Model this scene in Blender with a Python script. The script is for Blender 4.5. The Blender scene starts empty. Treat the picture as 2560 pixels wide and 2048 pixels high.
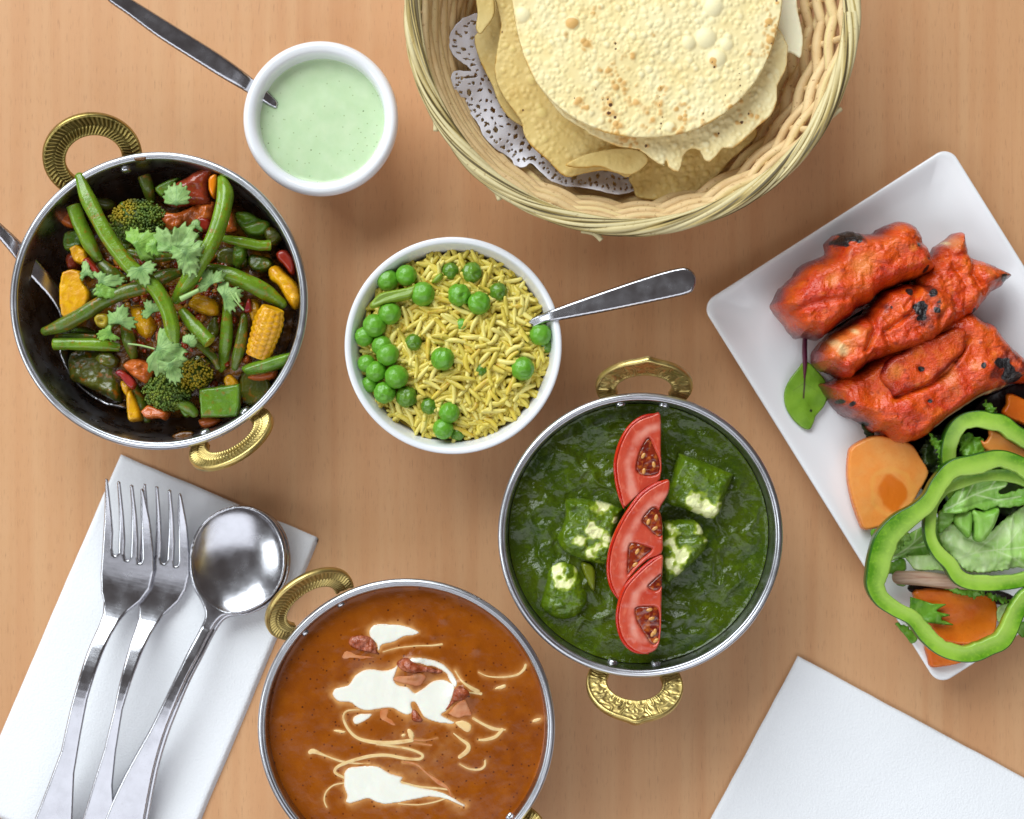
import bpy, math, random
import numpy as np
from mathutils import Vector
random.seed(7)
rng = np.random.default_rng(11)
sc = bpy.context.scene
COL = sc.collection

# ---------------------------------------------------------------- camera, world, lamps
H, W = 80.0, 52.0            # centimetres: camera height above the table, width of table in view
cd = bpy.data.cameras.new("camera"); cam = bpy.data.objects.new("camera", cd); COL.objects.link(cam)
cam.location = (0, 0, H/100); cam.rotation_euler = (0, 0, 0)
cd.sensor_width = 36.0; cd.lens = 36.0*H/W; cd.clip_start = .05; cd.clip_end = 50
cd.dof.use_dof = True; cd.dof.focus_distance = .75; cd.dof.aperture_fstop = 6.3
sc.camera = cam
world = bpy.data.worlds.new("World"); sc.world = world; world.use_nodes = True
wn, wl = world.node_tree.nodes, world.node_tree.links
wn["Background"].inputs[0].default_value = (.085, .072, .068, 1); wn["Background"].inputs[1].default_value = 1.0   # dim room

def area(name, loc, target, sx, sy, power, color):
    l = bpy.data.lights.new(name, 'AREA'); l.shape = 'RECTANGLE'; l.size = sx; l.size_y = sy
    l.energy = power; l.color = color
    o = bpy.data.objects.new(name, l); COL.objects.link(o); o.location = loc
    d = Vector(target)-Vector(loc); o.rotation_euler = d.to_track_quat('-Z', 'Y').to_euler()
    return o
area("window_light", (-1.15, 2.10, 1.95), (0, 0, 0), 3.0, 2.0, 132, (.91, .975, 1.0))
area("side_area_light", (-3.0, -.7, 2.0), (0, 0, 0), 1.4, 1.6, 30, (.91, .975, 1.0))  # weaker area lamp from the left side
area("bright_wall_light", (.1, -1.9, 2.3), (0, -.05, 0), 3.8, 2.2, 41, (.90, .94, 1.0))
sc.view_settings.view_transform = 'Standard'; sc.view_settings.look = 'None'
sc.view_settings.exposure = 0; sc.view_settings.gamma = 1
try: sc.cycles.use_denoising = True
except Exception: pass

# ---------------------------------------------------------------- coordinates
FR = dict(S=(0, 0, 1), A=(0, 250, 800/1453), E=(200, 0, 850/2156), F=(1000, 0, 1160/2156), D=(840, 570, 920/2156),
          B=(1200, 870, 800/1453), G=(1750, 360, 810/1747), K=(1950, 950, 610/1315), I=(0, 1100, 820/1492), C=(620, 1400, 800/2130))
def P(fr, pts, z=0.):
    """points measured on the photograph -> centimetres on the plane at height z"""
    x0, y0, f = FR[fr]; a = np.asarray(pts, float).reshape(-1, 2)
    px, py = x0+a[:, 0]*f, y0+a[:, 1]*f
    z = np.broadcast_to(np.asarray(z, float), px.shape); k = W/2560*(H-z)/H
    return np.stack([(px-1280)*k, (1024-py)*k, z], 1)
def P1(fr, x, y, z=0.): return P(fr, [(x, y)], z)[0]
def lenpx(fr, n, z=0.): return n*FR[fr][2]*W/2560*(H-z)/H

# ---------------------------------------------------------------- noise
def _h(i, j, k, s=0):
    n = (i*374761393+j*668265263+k*2147483647+s*1274126177) & 0xffffffff
    n = ((n ^ (n >> 13))*1274126177) & 0xffffffff
    return ((n ^ (n >> 16)) & 0xffff)/65535.0
def vn(x, y, z=0., s=0):
    x, y = np.asarray(x, float), np.asarray(y, float); z = np.broadcast_to(np.asarray(z, float), x.shape)
    i, j, k = np.floor(x).astype(np.int64), np.floor(y).astype(np.int64), np.floor(z).astype(np.int64)
    u, v, w = x-i, y-j, z-k; u, v, w = u*u*(3-2*u), v*v*(3-2*v), w*w*(3-2*w)
    r = 0
    for a in (0, 1):
        for b in (0, 1):
            for c in (0, 1):
                r = r+_h(i+a, j+b, k+c, s)*(u if a else 1-u)*(v if b else 1-v)*(w if c else 1-w)
    return r*2-1
def fbm(x, y, z=0., f=1., o=4, g=.5, s=0):
    r, a = 0, 1.
    for q in range(o): r = r+a*vn(np.asarray(x)*f+q*17.3, np.asarray(y)*f-q*5.1, np.asarray(z)*f, s+q); a *= g; f *= 2.03
    return r

# ---------------------------------------------------------------- curves
def spline(pts, n=6, closed=False):
    p = np.asarray(pts, float); m = len(p)
    out = []
    for i in range(m if closed else m-1):
        if closed: a, b, c, d = p[(i-1) % m], p[i], p[(i+1) % m], p[(i+2) % m]
        else: a, b, c, d = p[max(i-1, 0)], p[i], p[i+1], p[min(i+2, m-1)]
        for t in np.arange(n)/n:
            out.append(.5*((2*b)+(c-a)*t+(2*a-5*b+4*c-d)*t*t+(3*b-a-3*c+d)*t**3))
    if not closed: out.append(p[-1])
    return np.array(out)
def ell(cx, cy, rx, ry=None, rot=0, n=48):
    ry = ry or rx; t = np.arange(n)/n*2*math.pi; c, s = math.cos(rot), math.sin(rot)
    return np.stack([cx+rx*np.cos(t)*c-ry*np.sin(t)*s, cy+rx*np.cos(t)*s+ry*np.sin(t)*c], 1)

# ---------------------------------------------------------------- mesh writing
def build(name, V, F, mat=None, attrs=None, smooth=True):
    me = bpy.data.meshes.new(name); V = np.asarray(V, float)
    F = [np.asarray(f, np.int32) for f in F if len(f)]
    me.vertices.add(len(V)); me.vertices.foreach_set("co", (V*.01).astype(np.float32).ravel())
    li = np.concatenate([f.ravel() for f in F]); tot = np.concatenate([np.full(len(f), f.shape[1], np.int32) for f in F])
    me.loops.add(len(li)); me.loops.foreach_set("vertex_index", li.astype(np.int32))
    me.polygons.add(len(tot)); st = np.concatenate([[0], np.cumsum(tot)[:-1]]).astype(np.int32)
    me.polygons.foreach_set("loop_start", st)
    try: me.polygons.foreach_set("loop_total", tot)
    except Exception: pass
    me.update(calc_edges=True); me.validate()
    me.polygons.foreach_set("use_smooth", np.full(len(me.polygons), smooth))
    for k, a in (attrs or {}).items():
        at = me.attributes.new(k, 'FLOAT', 'POINT'); at.data.foreach_set("value", np.asarray(a, np.float32))
    if mat is not None: me.materials.append(mat)
    return me
def tag(o, label=None, cat=None, group=None, kind=None):
    if label: o["label"] = label
    if cat: o["category"] = cat
    if group: o["group"] = group
    if kind: o["kind"] = kind
    return o
def obj(name, VF, mat, parent=None, label=None, cat=None, group=None, kind=None, smooth=True):
    V, F = np.asarray(VF[0], float), VF[1]; at = VF[2] if len(VF) > 2 else None
    if parent is not None: org = np.array(parent["_w"])
    else: org = np.array([(V[:, 0].min()+V[:, 0].max())/2, (V[:, 1].min()+V[:, 1].max())/2, V[:, 2].min()])
    me = build(name, V-org, F, mat, at, smooth)
    o = bpy.data.objects.new(name, me); COL.objects.link(o)
    if parent is not None: o.parent = parent; o["_w"] = list(map(float, org))
    else: o.location = org*.01; o["_w"] = list(map(float, org))
    return tag(o, label, cat, group, kind)
def empty(name, loc, label, cat, group=None):
    o = bpy.data.objects.new(name, None); COL.objects.link(o); o.location = [c*.01 for c in loc]; o.empty_display_size = .01
    o["_w"] = [float(c) for c in loc]
    return tag(o, label, cat, group)
def join(parts):
    V, F, A, n = [], [], {}, 0
    keys = set().union(*[set((p[2] if len(p) > 2 else {}) or {}) for p in parts])
    for p in parts:
        V.append(p[0]); F += [np.asarray(f)+n for f in p[1] if len(f)]; n += len(p[0])
        a = p[2] if len(p) > 2 else {}
        for k in keys: A.setdefault(k, []).append(np.asarray(a[k]) if k in a else np.zeros(len(p[0])))
    return np.concatenate(V), F, {k: np.concatenate(v) for k, v in A.items()}
def gridf(m, n, wrap=True, wrapm=False):
    i = np.arange(m if wrapm else m-1)[:, None]; j = np.arange(n if wrap else n-1)[None, :]
    i2, j2 = (i+1) % m, (j+1) % n
    return np.stack([i*n+j, i*n+j2, i2*n+j2, i2*n+j], -1).reshape(-1, 4)

def lathe(prof, n=96, c=(0, 0), sm=0, wob=None):
    p = np.asarray(prof, float)
    if sm: p = spline(p, sm)
    t = np.arange(n)/n*2*math.pi
    R, Z = p[:, 0][:, None], p[:, 1][:, None]+0*t[None]
    V = np.stack([c[0]+R*np.cos(t), c[1]+R*np.sin(t), Z], -1)
    if wob: V = wob(V, t)
    return V.reshape(-1, 3), [gridf(len(p), n)]

def tube(path, rad, n=14, sx=1., sz=1., prof=None, cap='round', sub=5, closed=False, disp=None, up=(0, 0, 1)):
    path = np.asarray(path, float); rad = np.broadcast_to(np.asarray(rad, float), (len(path),))
    q = np.concatenate([path, rad[:, None]], 1); q = spline(q, sub, closed) if sub > 1 else q
    c, r = q[:, :3], q[:, 3]
    t = (np.roll(c, -1, 0)-np.roll(c, 1, 0)) if closed else np.gradient(c, axis=0)
    t /= np.linalg.norm(t, axis=1)[:, None]+1e-9
    if not closed and cap == 'round':
        k = np.array([.0, .35, .65, .87, .97]); hh = np.sqrt(1-k**2)
        c = np.concatenate([c[0]-t[0]*r[0]*hh[:, None]*1.0, c, c[-1]+t[-1]*r[-1]*hh[::-1, None]])
        r = np.concatenate([r[0]*np.maximum(k, .02), r, r[-1]*np.maximum(k[::-1], .02)])
        t = np.concatenate([np.repeat(t[:1], 5, 0), t, np.repeat(t[-1:], 5, 0)])
    elif not closed:
        c = np.concatenate([c[:1], c[:1], c, c[-1:], c[-1:]]); t = np.concatenate([t[:1], t[:1], t, t[-1:], t[-1:]])
        r = np.concatenate([[r[0]*.02, r[0]*.96], r, [r[-1]*.96, r[-1]*.02]])
    sd = np.cross(t, np.array(up)); sd /= np.linalg.norm(sd, axis=1)[:, None]+1e-9; u = np.cross(sd, t)
    ph = np.arange(n)/n*2*math.pi; s = np.linspace(0, 1, len(c))
    k = prof(ph[None, :], s[:, None]) if prof else 1.
    rr = r[:, None]*k*np.ones((len(c), n))
    V = c[:, None]+sd[:, None]*(rr*np.cos(ph)*sx)[..., None]+u[:, None]*(rr*np.sin(ph)*sz)[..., None]
    V = V.reshape(-1, 3)
    if disp: V = disp(V)
    at = {"along": np.repeat(s, n), "around": np.tile(np.sin(ph), len(c))}
    return V, [gridf(len(c), n, wrapm=closed)], at

def sdf(poly, X, Y):
    """distance inside (+) a polygon and nearest outline point"""
    x, y = X.ravel(), Y.ravel(); a = poly; b = np.roll(poly, -1, 0)
    best = np.full(x.shape, 1e9); nx = np.zeros_like(x); ny = np.zeros_like(x); ins = np.zeros(x.shape, bool)
    for (ax, ay), (bx, by) in zip(a, b):
        dx, dy = bx-ax, by-ay; L = dx*dx+dy*dy+1e-12
        t = np.clip(((x-ax)*dx+(y-ay)*dy)/L, 0, 1); qx, qy = ax+t*dx, ay+t*dy
        d = (x-qx)**2+(y-qy)**2; m = d < best
        best[m] = d[m]; nx[m] = qx[m]; ny[m] = qy[m]
        if ay != by:
            c = ((ay > y) != (by > y)) & (x < (bx-ax)*(y-ay)/(by-ay)+ax); ins ^= c
    return np.where(ins, 1, -1)*np.sqrt(best), nx, ny

def relief(outline, T=.3, e=.2, zb=0., tb=.0, g=.07, disp=None, holes=None, at=None, sharp=.5, bottom=True):
    """solid piece with the given outline: rounded edge, thickness T, optional relief disp(x,y,d); zb(x,y) bends it"""
    poly = np.asarray(outline, float)[:, :2]
    lo, hi = poly.min(0)-g, poly.max(0)+g
    xs, ys = np.arange(lo[0], hi[0]+g, g), np.arange(lo[1], hi[1]+g, g)
    X, Y = np.meshgrid(xs, ys); ny_, nx_ = X.shape
    d, qx, qy = sdf(poly, X, Y)
    i, j = np.meshgrid(np.arange(ny_-1), np.arange(nx_-1), indexing='ij')
    c = [(i*nx_+j).ravel(), (i*nx_+j+1).ravel(), ((i+1)*nx_+j+1).ravel(), ((i+1)*nx_+j).ravel()]
    keep = (d[c[0]]+d[c[1]]+d[c[2]]+d[c[3]]) > -g*.2
    x, y = X.ravel().copy(), Y.ravel().copy()
    if holes is not None:
        cx, cy = (x[c[0]]+x[c[2]])/2, (y[c[0]]+y[c[2]])/2; keep &= ~holes(cx, cy, (d[c[0]]+d[c[2]])/2)
    F = np.stack([q[keep] for q in c], 1)
    used = np.zeros(len(x), bool); used[F.ravel()] = True
    cnt = np.bincount(F.ravel(), minlength=len(x)); bnd = used & (cnt < 4)
    near = bnd & (np.abs(d) < g*1.5)
    x[near] = qx[near]; y[near] = qy[near]; d = np.where(near, 0, d)
    idx = -np.ones(len(x), int); idx[used] = np.arange(used.sum()); n = used.sum()
    x, y, d, bnd = x[used], y[used], np.maximum(d[used], 0), bnd[used]; F = idx[F]
    zz = zb(x, y) if callable(zb) else zb+0*x
    k = np.clip(d/e, 0, 1); h = T*(1-(1-k)**2)**sharp
    dz = disp(x, y, d) if disp else 0
    V = np.stack([x, y, zz+h+dz], 1)
    A = {k_: f(x, y, d) for k_, f in (at or {}).items()}
    if not bottom: return V, [F], A
    inn = ~bnd; bi = np.arange(n); bi[inn] = n+np.arange(inn.sum())
    kb = np.clip(d[inn]/max(e*.5, 1e-3), 0, 1)
    VB = np.stack([x[inn], y[inn], np.minimum(zz[inn]-tb*kb, V[inn, 2]-.002)], 1)
    V = np.concatenate([V, VB]); A = {k_: np.concatenate([a, a[inn]]) for k_, a in A.items()}
    return V, [F, bi[F][:, ::-1]], A

def ico(sub=2):
    import bmesh
    bm = bmesh.new(); bmesh.ops.create_icosphere(bm, subdivisions=sub, radius=1)
    bm.verts.ensure_lookup_table(); V = np.array([v.co[:] for v in bm.verts]); F = np.array([[v.index for v in f.verts] for f in bm.faces]); bm.free()
    return V, F
ICO = {k: ico(k) for k in (1, 2, 3, 4, 5)}

# ---------------------------------------------------------------- materials
def lin(c):
    c = np.asarray(c, float)/255; c = np.where(c <= .04045, c/12.92, ((c+.055)/1.055)**2.4)
    g = c @ np.array([.21, .72, .07]); return tuple(np.clip(g+(c-g)*1.06, .003, .9))+(1,)
def mat(name, color, rough=.5, spec=.5, metal=0, sss=0, sssr=(.004, .002, .001), coat=0, layers=(), bump=(), trans=0, rvar=0, ior=None, sheen=0, aniso=0):
    """layers: ('noise',scale,lo,hi,colour[,stretch]) or ('attr',name,lo,hi,colour) or ('vor',scale,lo,hi,colour); bump: (kind,scale,strength,dist[,stretch])"""
    m = bpy.data.materials.new(name); m.use_nodes = True; nt = m.node_tree; N, L = nt.nodes, nt.links
    b = N["Principled BSDF"]; tcn = N.new("ShaderNodeTexCoord"); mp = N.new("ShaderNodeMapping"); mp.inputs["Scale"].default_value = (100, 100, 100)
    L.new(tcn.outputs["Object"], mp.inputs[0])
    def vec(st):
        if not st: return mp.outputs[0]
        k = N.new("ShaderNodeMapping"); k.inputs["Scale"].default_value = st; L.new(mp.outputs[0], k.inputs[0]); return k.outputs[0]
    def tex(kind, scale, st=None, det=5):
        if kind == 'vor':
            t = N.new("ShaderNodeTexVoronoi"); t.inputs["Scale"].default_value = scale; L.new(vec(st), t.inputs[0]); return t.outputs["Distance"]
        t = N.new("ShaderNodeTexNoise"); t.inputs["Scale"].default_value = scale; t.inputs["Detail"].default_value = det; L.new(vec(st), t.inputs[0]); return t.outputs[0]
    col = None; c4 = tuple(color) if len(color) == 4 else tuple(color)+(1,)
    for ly in layers:
        kind, a, lo, hi, cc = ly[:5]
        if kind == 'attr':
            t = N.new("ShaderNodeAttribute"); t.attribute_name = a; f = t.outputs["Fac"]
        else: f = tex(kind, a, ly[5] if len(ly) > 5 else None)
        mr = N.new("ShaderNodeMapRange"); L.new(f, mr.inputs[0]); mr.inputs[1].default_value = lo; mr.inputs[2].default_value = hi
        if len(ly) > 6: mr.inputs[4].default_value = ly[6]
        mx = N.new("ShaderNodeMix"); mx.data_type = 'RGBA'; L.new(mr.outputs[0], mx.inputs[0])
        if col is None: mx.inputs[6].default_value = c4
        else: L.new(col, mx.inputs[6])
        mx.inputs[7].default_value = tuple(cc) if len(cc) == 4 else tuple(cc)+(1,)
        col = mx.outputs[2]
    if col is not None: L.new(col, b.inputs["Base Color"])
    b.inputs["Base Color"].default_value = c4
    b.inputs["Roughness"].default_value = rough; b.inputs["Metallic"].default_value = metal
    b.inputs["Specular IOR Level"].default_value = spec; b.inputs["Coat Weight"].default_value = coat; b.inputs["Coat Roughness"].default_value = .12
    if sss: b.inputs["Subsurface Weight"].default_value = sss*.6; b.inputs["Subsurface Radius"].default_value = (1, .6, .35); b.inputs["Subsurface Scale"].default_value = sssr[0]*.35
    if sheen: b.inputs["Sheen Weight"].default_value = sheen
    if aniso: b.inputs["Anisotropic"].default_value = aniso
    if rvar:
        mr = N.new("ShaderNodeMapRange"); L.new(tex('noise', 1.3), mr.inputs[0]); mr.inputs[1].default_value = .3; mr.inputs[2].default_value = .7
        mr.inputs[3].default_value = max(rough-rvar, .03); mr.inputs[4].default_value = rough+rvar; L.new(mr.outputs[0], b.inputs["Roughness"])
    last = None
    for bp_ in bump:
        kind, s, st, ds = bp_[:4]
        bn = N.new("ShaderNodeBump"); L.new(tex(kind, s, bp_[4] if len(bp_) > 4 else None), bn.inputs["Height"])
        bn.inputs["Strength"].default_value = st; bn.inputs["Distance"].default_value = ds*.02
        if last: L.new(last, bn.inputs["Normal"])
        last = bn.outputs[0]
    if last: L.new(last, b.inputs["Normal"])
    return m
# ================================================================ the table
WOOD = mat("beech_table", lin((205, 157, 117)), rough=.42, spec=.35, layers=(
    ('noise', 1.0, .35, .70, lin((197, 147, 107)), (.40, .03, 1)),
    ('noise', 1.0, .40, .75, lin((208, 164, 124)), (1.3, .04, 1)),
    ('noise', 1.0, .62, .80, lin((170, 122, 88)), (9., .10, 1), .4),
    ('noise', 1.0, .60, .72, lin((142, 98, 68)), (26., 1.3, 1), .6)),
    bump=(('noise', 1., .12, .02, (14., .3, 1)),), rvar=.08)
t = np.array([[-60, -50, 0], [60, -50, 0], [60, 50, 0], [-60, 50, 0], [-60, -50, -3], [60, -50, -3], [60, 50, -3], [-60, 50, -3.]])
obj("table", (t, [np.array([[0, 1, 2, 3], [7, 6, 5, 4], [0, 4, 5, 1], [1, 5, 6, 2], [2, 6, 7, 3], [3, 7, 4, 0]])]), WOOD,
    label="pale brown wooden table under all the dishes", kind="structure", smooth=False)

# ================================================================ napkins
PAPER = mat("paper_napkin", (.88, .89, .92), rough=.9, spec=.1, bump=(('vor', 10, .55, .012), ('noise', .5, .10, .12)))
def napkin(corners, label, z=.03, seed=0):
    pl = 0
    root = empty("paper_napkin", P1('S', *corners[0], z), label, "napkin")
    for k in range(3):                                            # folded plies
        cc = P('S', corners, z+.05*k)[:, :2]+(np.array([.04, -.05])*(2-k))
        m, n = 70, 90; u = np.linspace(0, 1, m)[:, None]; v = np.linspace(0, 1, n)[None]
        q = lambda d: cc[0][d]*(1-u)*(1-v)+cc[1][d]*u*(1-v)+cc[2][d]*u*v+cc[3][d]*(1-u)*v
        X, Y = q(0), q(1); ed = np.minimum(np.minimum(u, 1-u)*m, np.minimum(v, 1-v)*n); X = X+.02*fbm(X, Y, seed, .8, 2); Y = Y+.02*fbm(X, Y, seed+9, .8, 2)
        Z = z+.07*k+(.05*fbm(X, Y, seed, .16, 3)+.05)*(k > 0)-.03*(ed < .5)
        V = np.concatenate([np.stack([X, Y, Z+.035*(ed > .5)], -1).reshape(-1, 3), np.stack([X, Y, Z-.012], -1).reshape(-1, 3)])
        b = np.concatenate([np.arange(n), np.arange(1, m)*n+n-1, (m-1)*n+np.arange(n-2, -1, -1), np.arange(m-2, 0, -1)*n]); b2 = np.roll(b, -1)
        obj("ply", (V, [gridf(m, n, False), gridf(m, n, False)[:, ::-1]+m*n, np.stack([b2, b, b+m*n, b2+m*n], 1)]), PAPER, root)
napkin([(302, 1137), (793, 1343), (420, 2232), (-72, 2010)], "white paper napkin lying under the forks and spoons", seed=1)
napkin([(1994, 1639), (2700, 2020), (2400, 2560), (1700, 2190)], "plain empty white napkin in the lower right corner", seed=4)

# ================================================================ steel and brass dishes
STEEL = mat("polished_steel", (.62, .63, .67), rough=.24, metal=1, rvar=.08, bump=(('noise', 3, .03, .02),), layers=(('noise', 5, .6, .8, (.45, .45, .48)),))
STEELIN = mat("brushed_steel_inside", (.50, .50, .53), rough=.30, metal=1, rvar=.1, layers=(('noise', 1.1, .52, .72, (.30, .24, .16)),), bump=(('noise', 4, .05, .02, (1, 1, 6)),))
RIMST = mat("rim_steel", (.60, .61, .65), rough=.33, metal=1, rvar=.05)
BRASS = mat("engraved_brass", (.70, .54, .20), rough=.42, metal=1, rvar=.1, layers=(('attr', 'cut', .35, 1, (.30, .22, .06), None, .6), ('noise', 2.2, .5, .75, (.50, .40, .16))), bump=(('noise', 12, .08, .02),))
BRASSDK = mat("tarnished_brass", (.44, .34, .11), rough=.38, metal=1, rvar=.1, layers=(('attr', 'cut', .3, 1, (.10, .075, .02)), ('noise', 2.2, .5, .7, (.25, .2, .06))), bump=(('noise', 12, .1, .02),))  # tarnish tones, plus recess shade painted in by the cut layer

def handle(cx, cy, R, ang, tilt, wdt=4.6, L=3.3, z0=4.55, style=0, band=1.0, th=.34, twist=0.):
    a, b0, v0 = wdt/2, L*.70, L*.30
    a0 = math.asin(v0/b0)*1.02
    M, Q = 420, 21
    th_ = np.linspace(-a0, math.pi+a0, M); q = np.linspace(-1, 1, Q)
    pt = 1+(.07*np.exp(-((th_-math.pi/2)/.16)**2) if style == 1 else 0)
    uo, vo = a*np.cos(th_), v0+b0*np.sin(th_)*pt
    bd = band*(1+.10*np.sin(th_)); ui, vi = (a-bd)*np.cos(th_), v0+(b0-bd)*np.sin(th_)*.97
    mid = (1+q)/2
    U = ui[:, None]+(uo-ui)[:, None]*mid; Vv = vi[:, None]+(vo-vi)[:, None]*mid
    s = th_/math.pi
    if style == 1:   # scrolling foliage
        sm_ = np.abs(s[:, None]-.5)*24; pat = np.sin(8*(vn(sm_+0*q[None], q[None]*1.6+0*sm_, 0, 5)+.6*np.abs(q[None])+.25*np.sin(sm_*1.57)))
    else:            # wheat-ear chevrons
        w = np.sin(2*math.pi*(s[:, None]*30+np.abs(q[None])*1.1)); pat = w
        pat = np.where(np.abs(q[None]) < .07, -1, pat)
    inn = np.clip((.80-np.abs(q[None]))/.08, 0, 1)
    Nn = th/2*(1-.45*np.clip((np.abs(q[None])-.88)/.12, 0, 1)**2)+inn*((.018 if style == 1 else .034)*pat-.035)+0*s[:, None]
    cut = inn*np.clip(.5-pat*.9, 0, 1)  # mask that paints shade into the engraved recesses
    bq = np.linspace(1, -1, 5)
    Ub = ui[:, None]+(uo-ui)[:, None]*(1+bq)/2; Vb = vi[:, None]+(vo-vi)[:, None]*(1+bq)/2
    Nb = -th/2*(1-.4*(np.abs(bq[None]) > .9))+0*s[:, None]
    U = np.concatenate([U, Ub], 1); Vv = np.concatenate([Vv, Vb], 1); Nn = np.concatenate([Nn, Nb], 1); cut = np.concatenate([cut, Nb*0], 1)
    o = np.array([math.cos(ang), math.sin(ang), 0]); tg = np.array([-math.sin(ang), math.cos(ang), 0]); up = np.array([0, 0, 1.])
    ct, st = math.cos(tilt), math.sin(tilt)
    og = np.array([cx, cy, z0])+o*(R-.22)
    V = og+U[..., None]*tg+Vv[..., None]*(ct*o+st*up)+Nn[..., None]*(-st*o+ct*up)
    n = Q+5; k = (M-1)*n
    V = V.reshape(-1, 3); caps = [np.arange(n)[None, ::-1], (k+np.arange(n))[None]]
    return V, [gridf(M, n)]+caps, {"cut": cut.ravel()}

def rivet(p, nrm, r=.27, h=.17):
    nrm = np.array(nrm, float); nrm /= np.linalg.norm(nrm); a = np.cross(nrm, [0, 0, 1.]); a /= np.linalg.norm(a); b = np.cross(nrm, a)
    V, F = lathe([(r, -.12), (r, .0), (r*.95, h*.5), (r*.7, h*.9), (r*.3, h), (.001, h)], 20)
    return np.array(p)+V[:, :1]*a+V[:, 1:2]*b+V[:, 2:]*nrm, F

KPROF = lambda R, Hh: [(.01, .02), (R*.45, .0), (R*.62, .12), (R*.78, .9), (R*.88, 2.2), (R*.925, 3.6), (R-.34, Hh-.45), (R-.28, Hh-.15)]
def karahi(cx, cy, R, hnd, label, Hh=5.5, z0=0, bmat=None):
    root = empty("karahi_dish", (cx, cy, 0), label, "dish")
    o = spline(KPROF(R, Hh), 6)
    i = o.copy(); i[:, 0] = np.maximum(i[:, 0]-.09, .001); i[:, 1] += .10; i[-1, 1] = Hh-.12
    obj("bowl", lathe(np.concatenate([o, i[::-1]]), 128, (cx, cy)), STEELIN, root)
    # rolled rim: two beads with a groove
    t = np.linspace(0, 2*math.pi, 40); rr = .17*(1-.25*np.exp(-((t-math.pi*.60)/.16)**2))
    pr = np.stack([R-.20+rr*1.15*np.cos(t), Hh-.05+rr*np.sin(t)], 1)
    obj("rim", lathe(pr, 160, (cx, cy)), RIMST, root)
    for (ang, tilt, wdt, L, style, bm_) in hnd:
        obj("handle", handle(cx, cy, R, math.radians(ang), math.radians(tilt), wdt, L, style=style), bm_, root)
        for s in (-1, 1):
            a = math.radians(ang+s*9.5); rz = Hh-.80
            p = (cx+(R-.50)*math.cos(a), cy+(R-.50)*math.sin(a), rz)
            obj("rivet", rivet(p, (-math.cos(a), -math.sin(a), .3)), STEEL, root)
    return root
def cent(fr, x, y, z): p = P1(fr, x, y, z); return float(p[0]), float(p[1])
KA = cent('S', 397, 752, 5.5); KB = cent('S', 1601, 1338, 5.5); KC = cent('S', 1016, 1818, 5.5)
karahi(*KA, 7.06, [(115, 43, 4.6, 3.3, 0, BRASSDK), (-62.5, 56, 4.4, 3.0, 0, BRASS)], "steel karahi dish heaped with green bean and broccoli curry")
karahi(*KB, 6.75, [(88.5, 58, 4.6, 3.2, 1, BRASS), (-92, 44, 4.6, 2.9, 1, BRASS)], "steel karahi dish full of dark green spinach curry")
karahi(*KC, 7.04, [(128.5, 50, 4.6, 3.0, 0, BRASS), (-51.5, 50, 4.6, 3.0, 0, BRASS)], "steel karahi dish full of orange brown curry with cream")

# ================================================================ ramekin and rice bowl
PORC = mat("white_glazed_porcelain", (.83, .84, .87), rough=.18, spec=.5, coat=.4, sss=.05, sssr=(.002,), bump=(('noise', 1.2, .03, .05),))
RC = cent('S', 800, 294, 3.9); RR = 3.76
prof = [(.01, .25), (2.3, .25), (2.45, .0), (2.62, .05), (2.9, .9), (3.25, 2.0), (3.5, 2.75), (3.68, 3.15), (3.76, 3.5), (3.70, 3.78), (3.52, 3.92), (3.28, 3.86), (3.12, 3.66), (3.04, 3.2), (2.95, 2.2), (2.6, .8), (2.2, .5), (.01, .48)]
obj("ramekin", lathe(prof, 120, RC, sm=5), PORC, label="small round white ramekin holding pale green chutney", cat="ramekin")
RAITA = mat("mint_raita", lin((190, 212, 172)), rough=.22, spec=.45, sss=.25, sssr=(.003,), layers=(('noise', 1.1, .4, .7, lin((200, 218, 182))), ('vor', 3.2, .13, .08, lin((140, 160, 110)), None, .7), ('vor', 1.7, .07, .045, lin((84, 104, 60)), None, .8)), bump=(('noise', 1.2, .12, .08),))
def sauce_disc(c, R, z, disp, n=170, m=70, dom=0., at=None):
    r = np.linspace(0, 1, m)**.9*R; t = np.arange(n)/n*2*math.pi
    X = c[0]+r[:, None]*np.cos(t); Y = c[1]+r[:, None]*np.sin(t)
    ed = R-r[:, None]+0*t
    Z = z+disp(X, Y, ed)+.10*np.exp(-ed/.10)
    A = {k: f(X, Y, ed).ravel() for k, f in (at or {}).items()}
    return np.stack([X, Y, Z], -1).reshape(-1, 3), [gridf(m, n)], A
obj("mint_chutney", sauce_disc(RC, 3.10, 3.0, lambda x, y, e: .02*fbm(x, y, 0, .6, 3)), RAITA, label="smooth pale green chutney filling the small white ramekin", cat="sauce")

BC = cent('S', 1133, 864, 4.5); BR = 5.2
prof = [(.01, .3), (2.6, .3), (2.75, 0), (2.95, .05), (3.6, .9), (4.5, 2.6), (4.95, 3.9), (5.17, 4.42), (5.2, 4.5), (5.12, 4.56), (4.98, 4.54), (4.86, 4.4), (4.66, 3.8), (4.25, 2.6), (3.4, 1.1), (2.5, .55), (.01, .5)]
obj("rice_bowl", lathe(prof, 140, BC, sm=5), PORC, label="round white china bowl filled with yellow rice and peas", cat="bowl")

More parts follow.
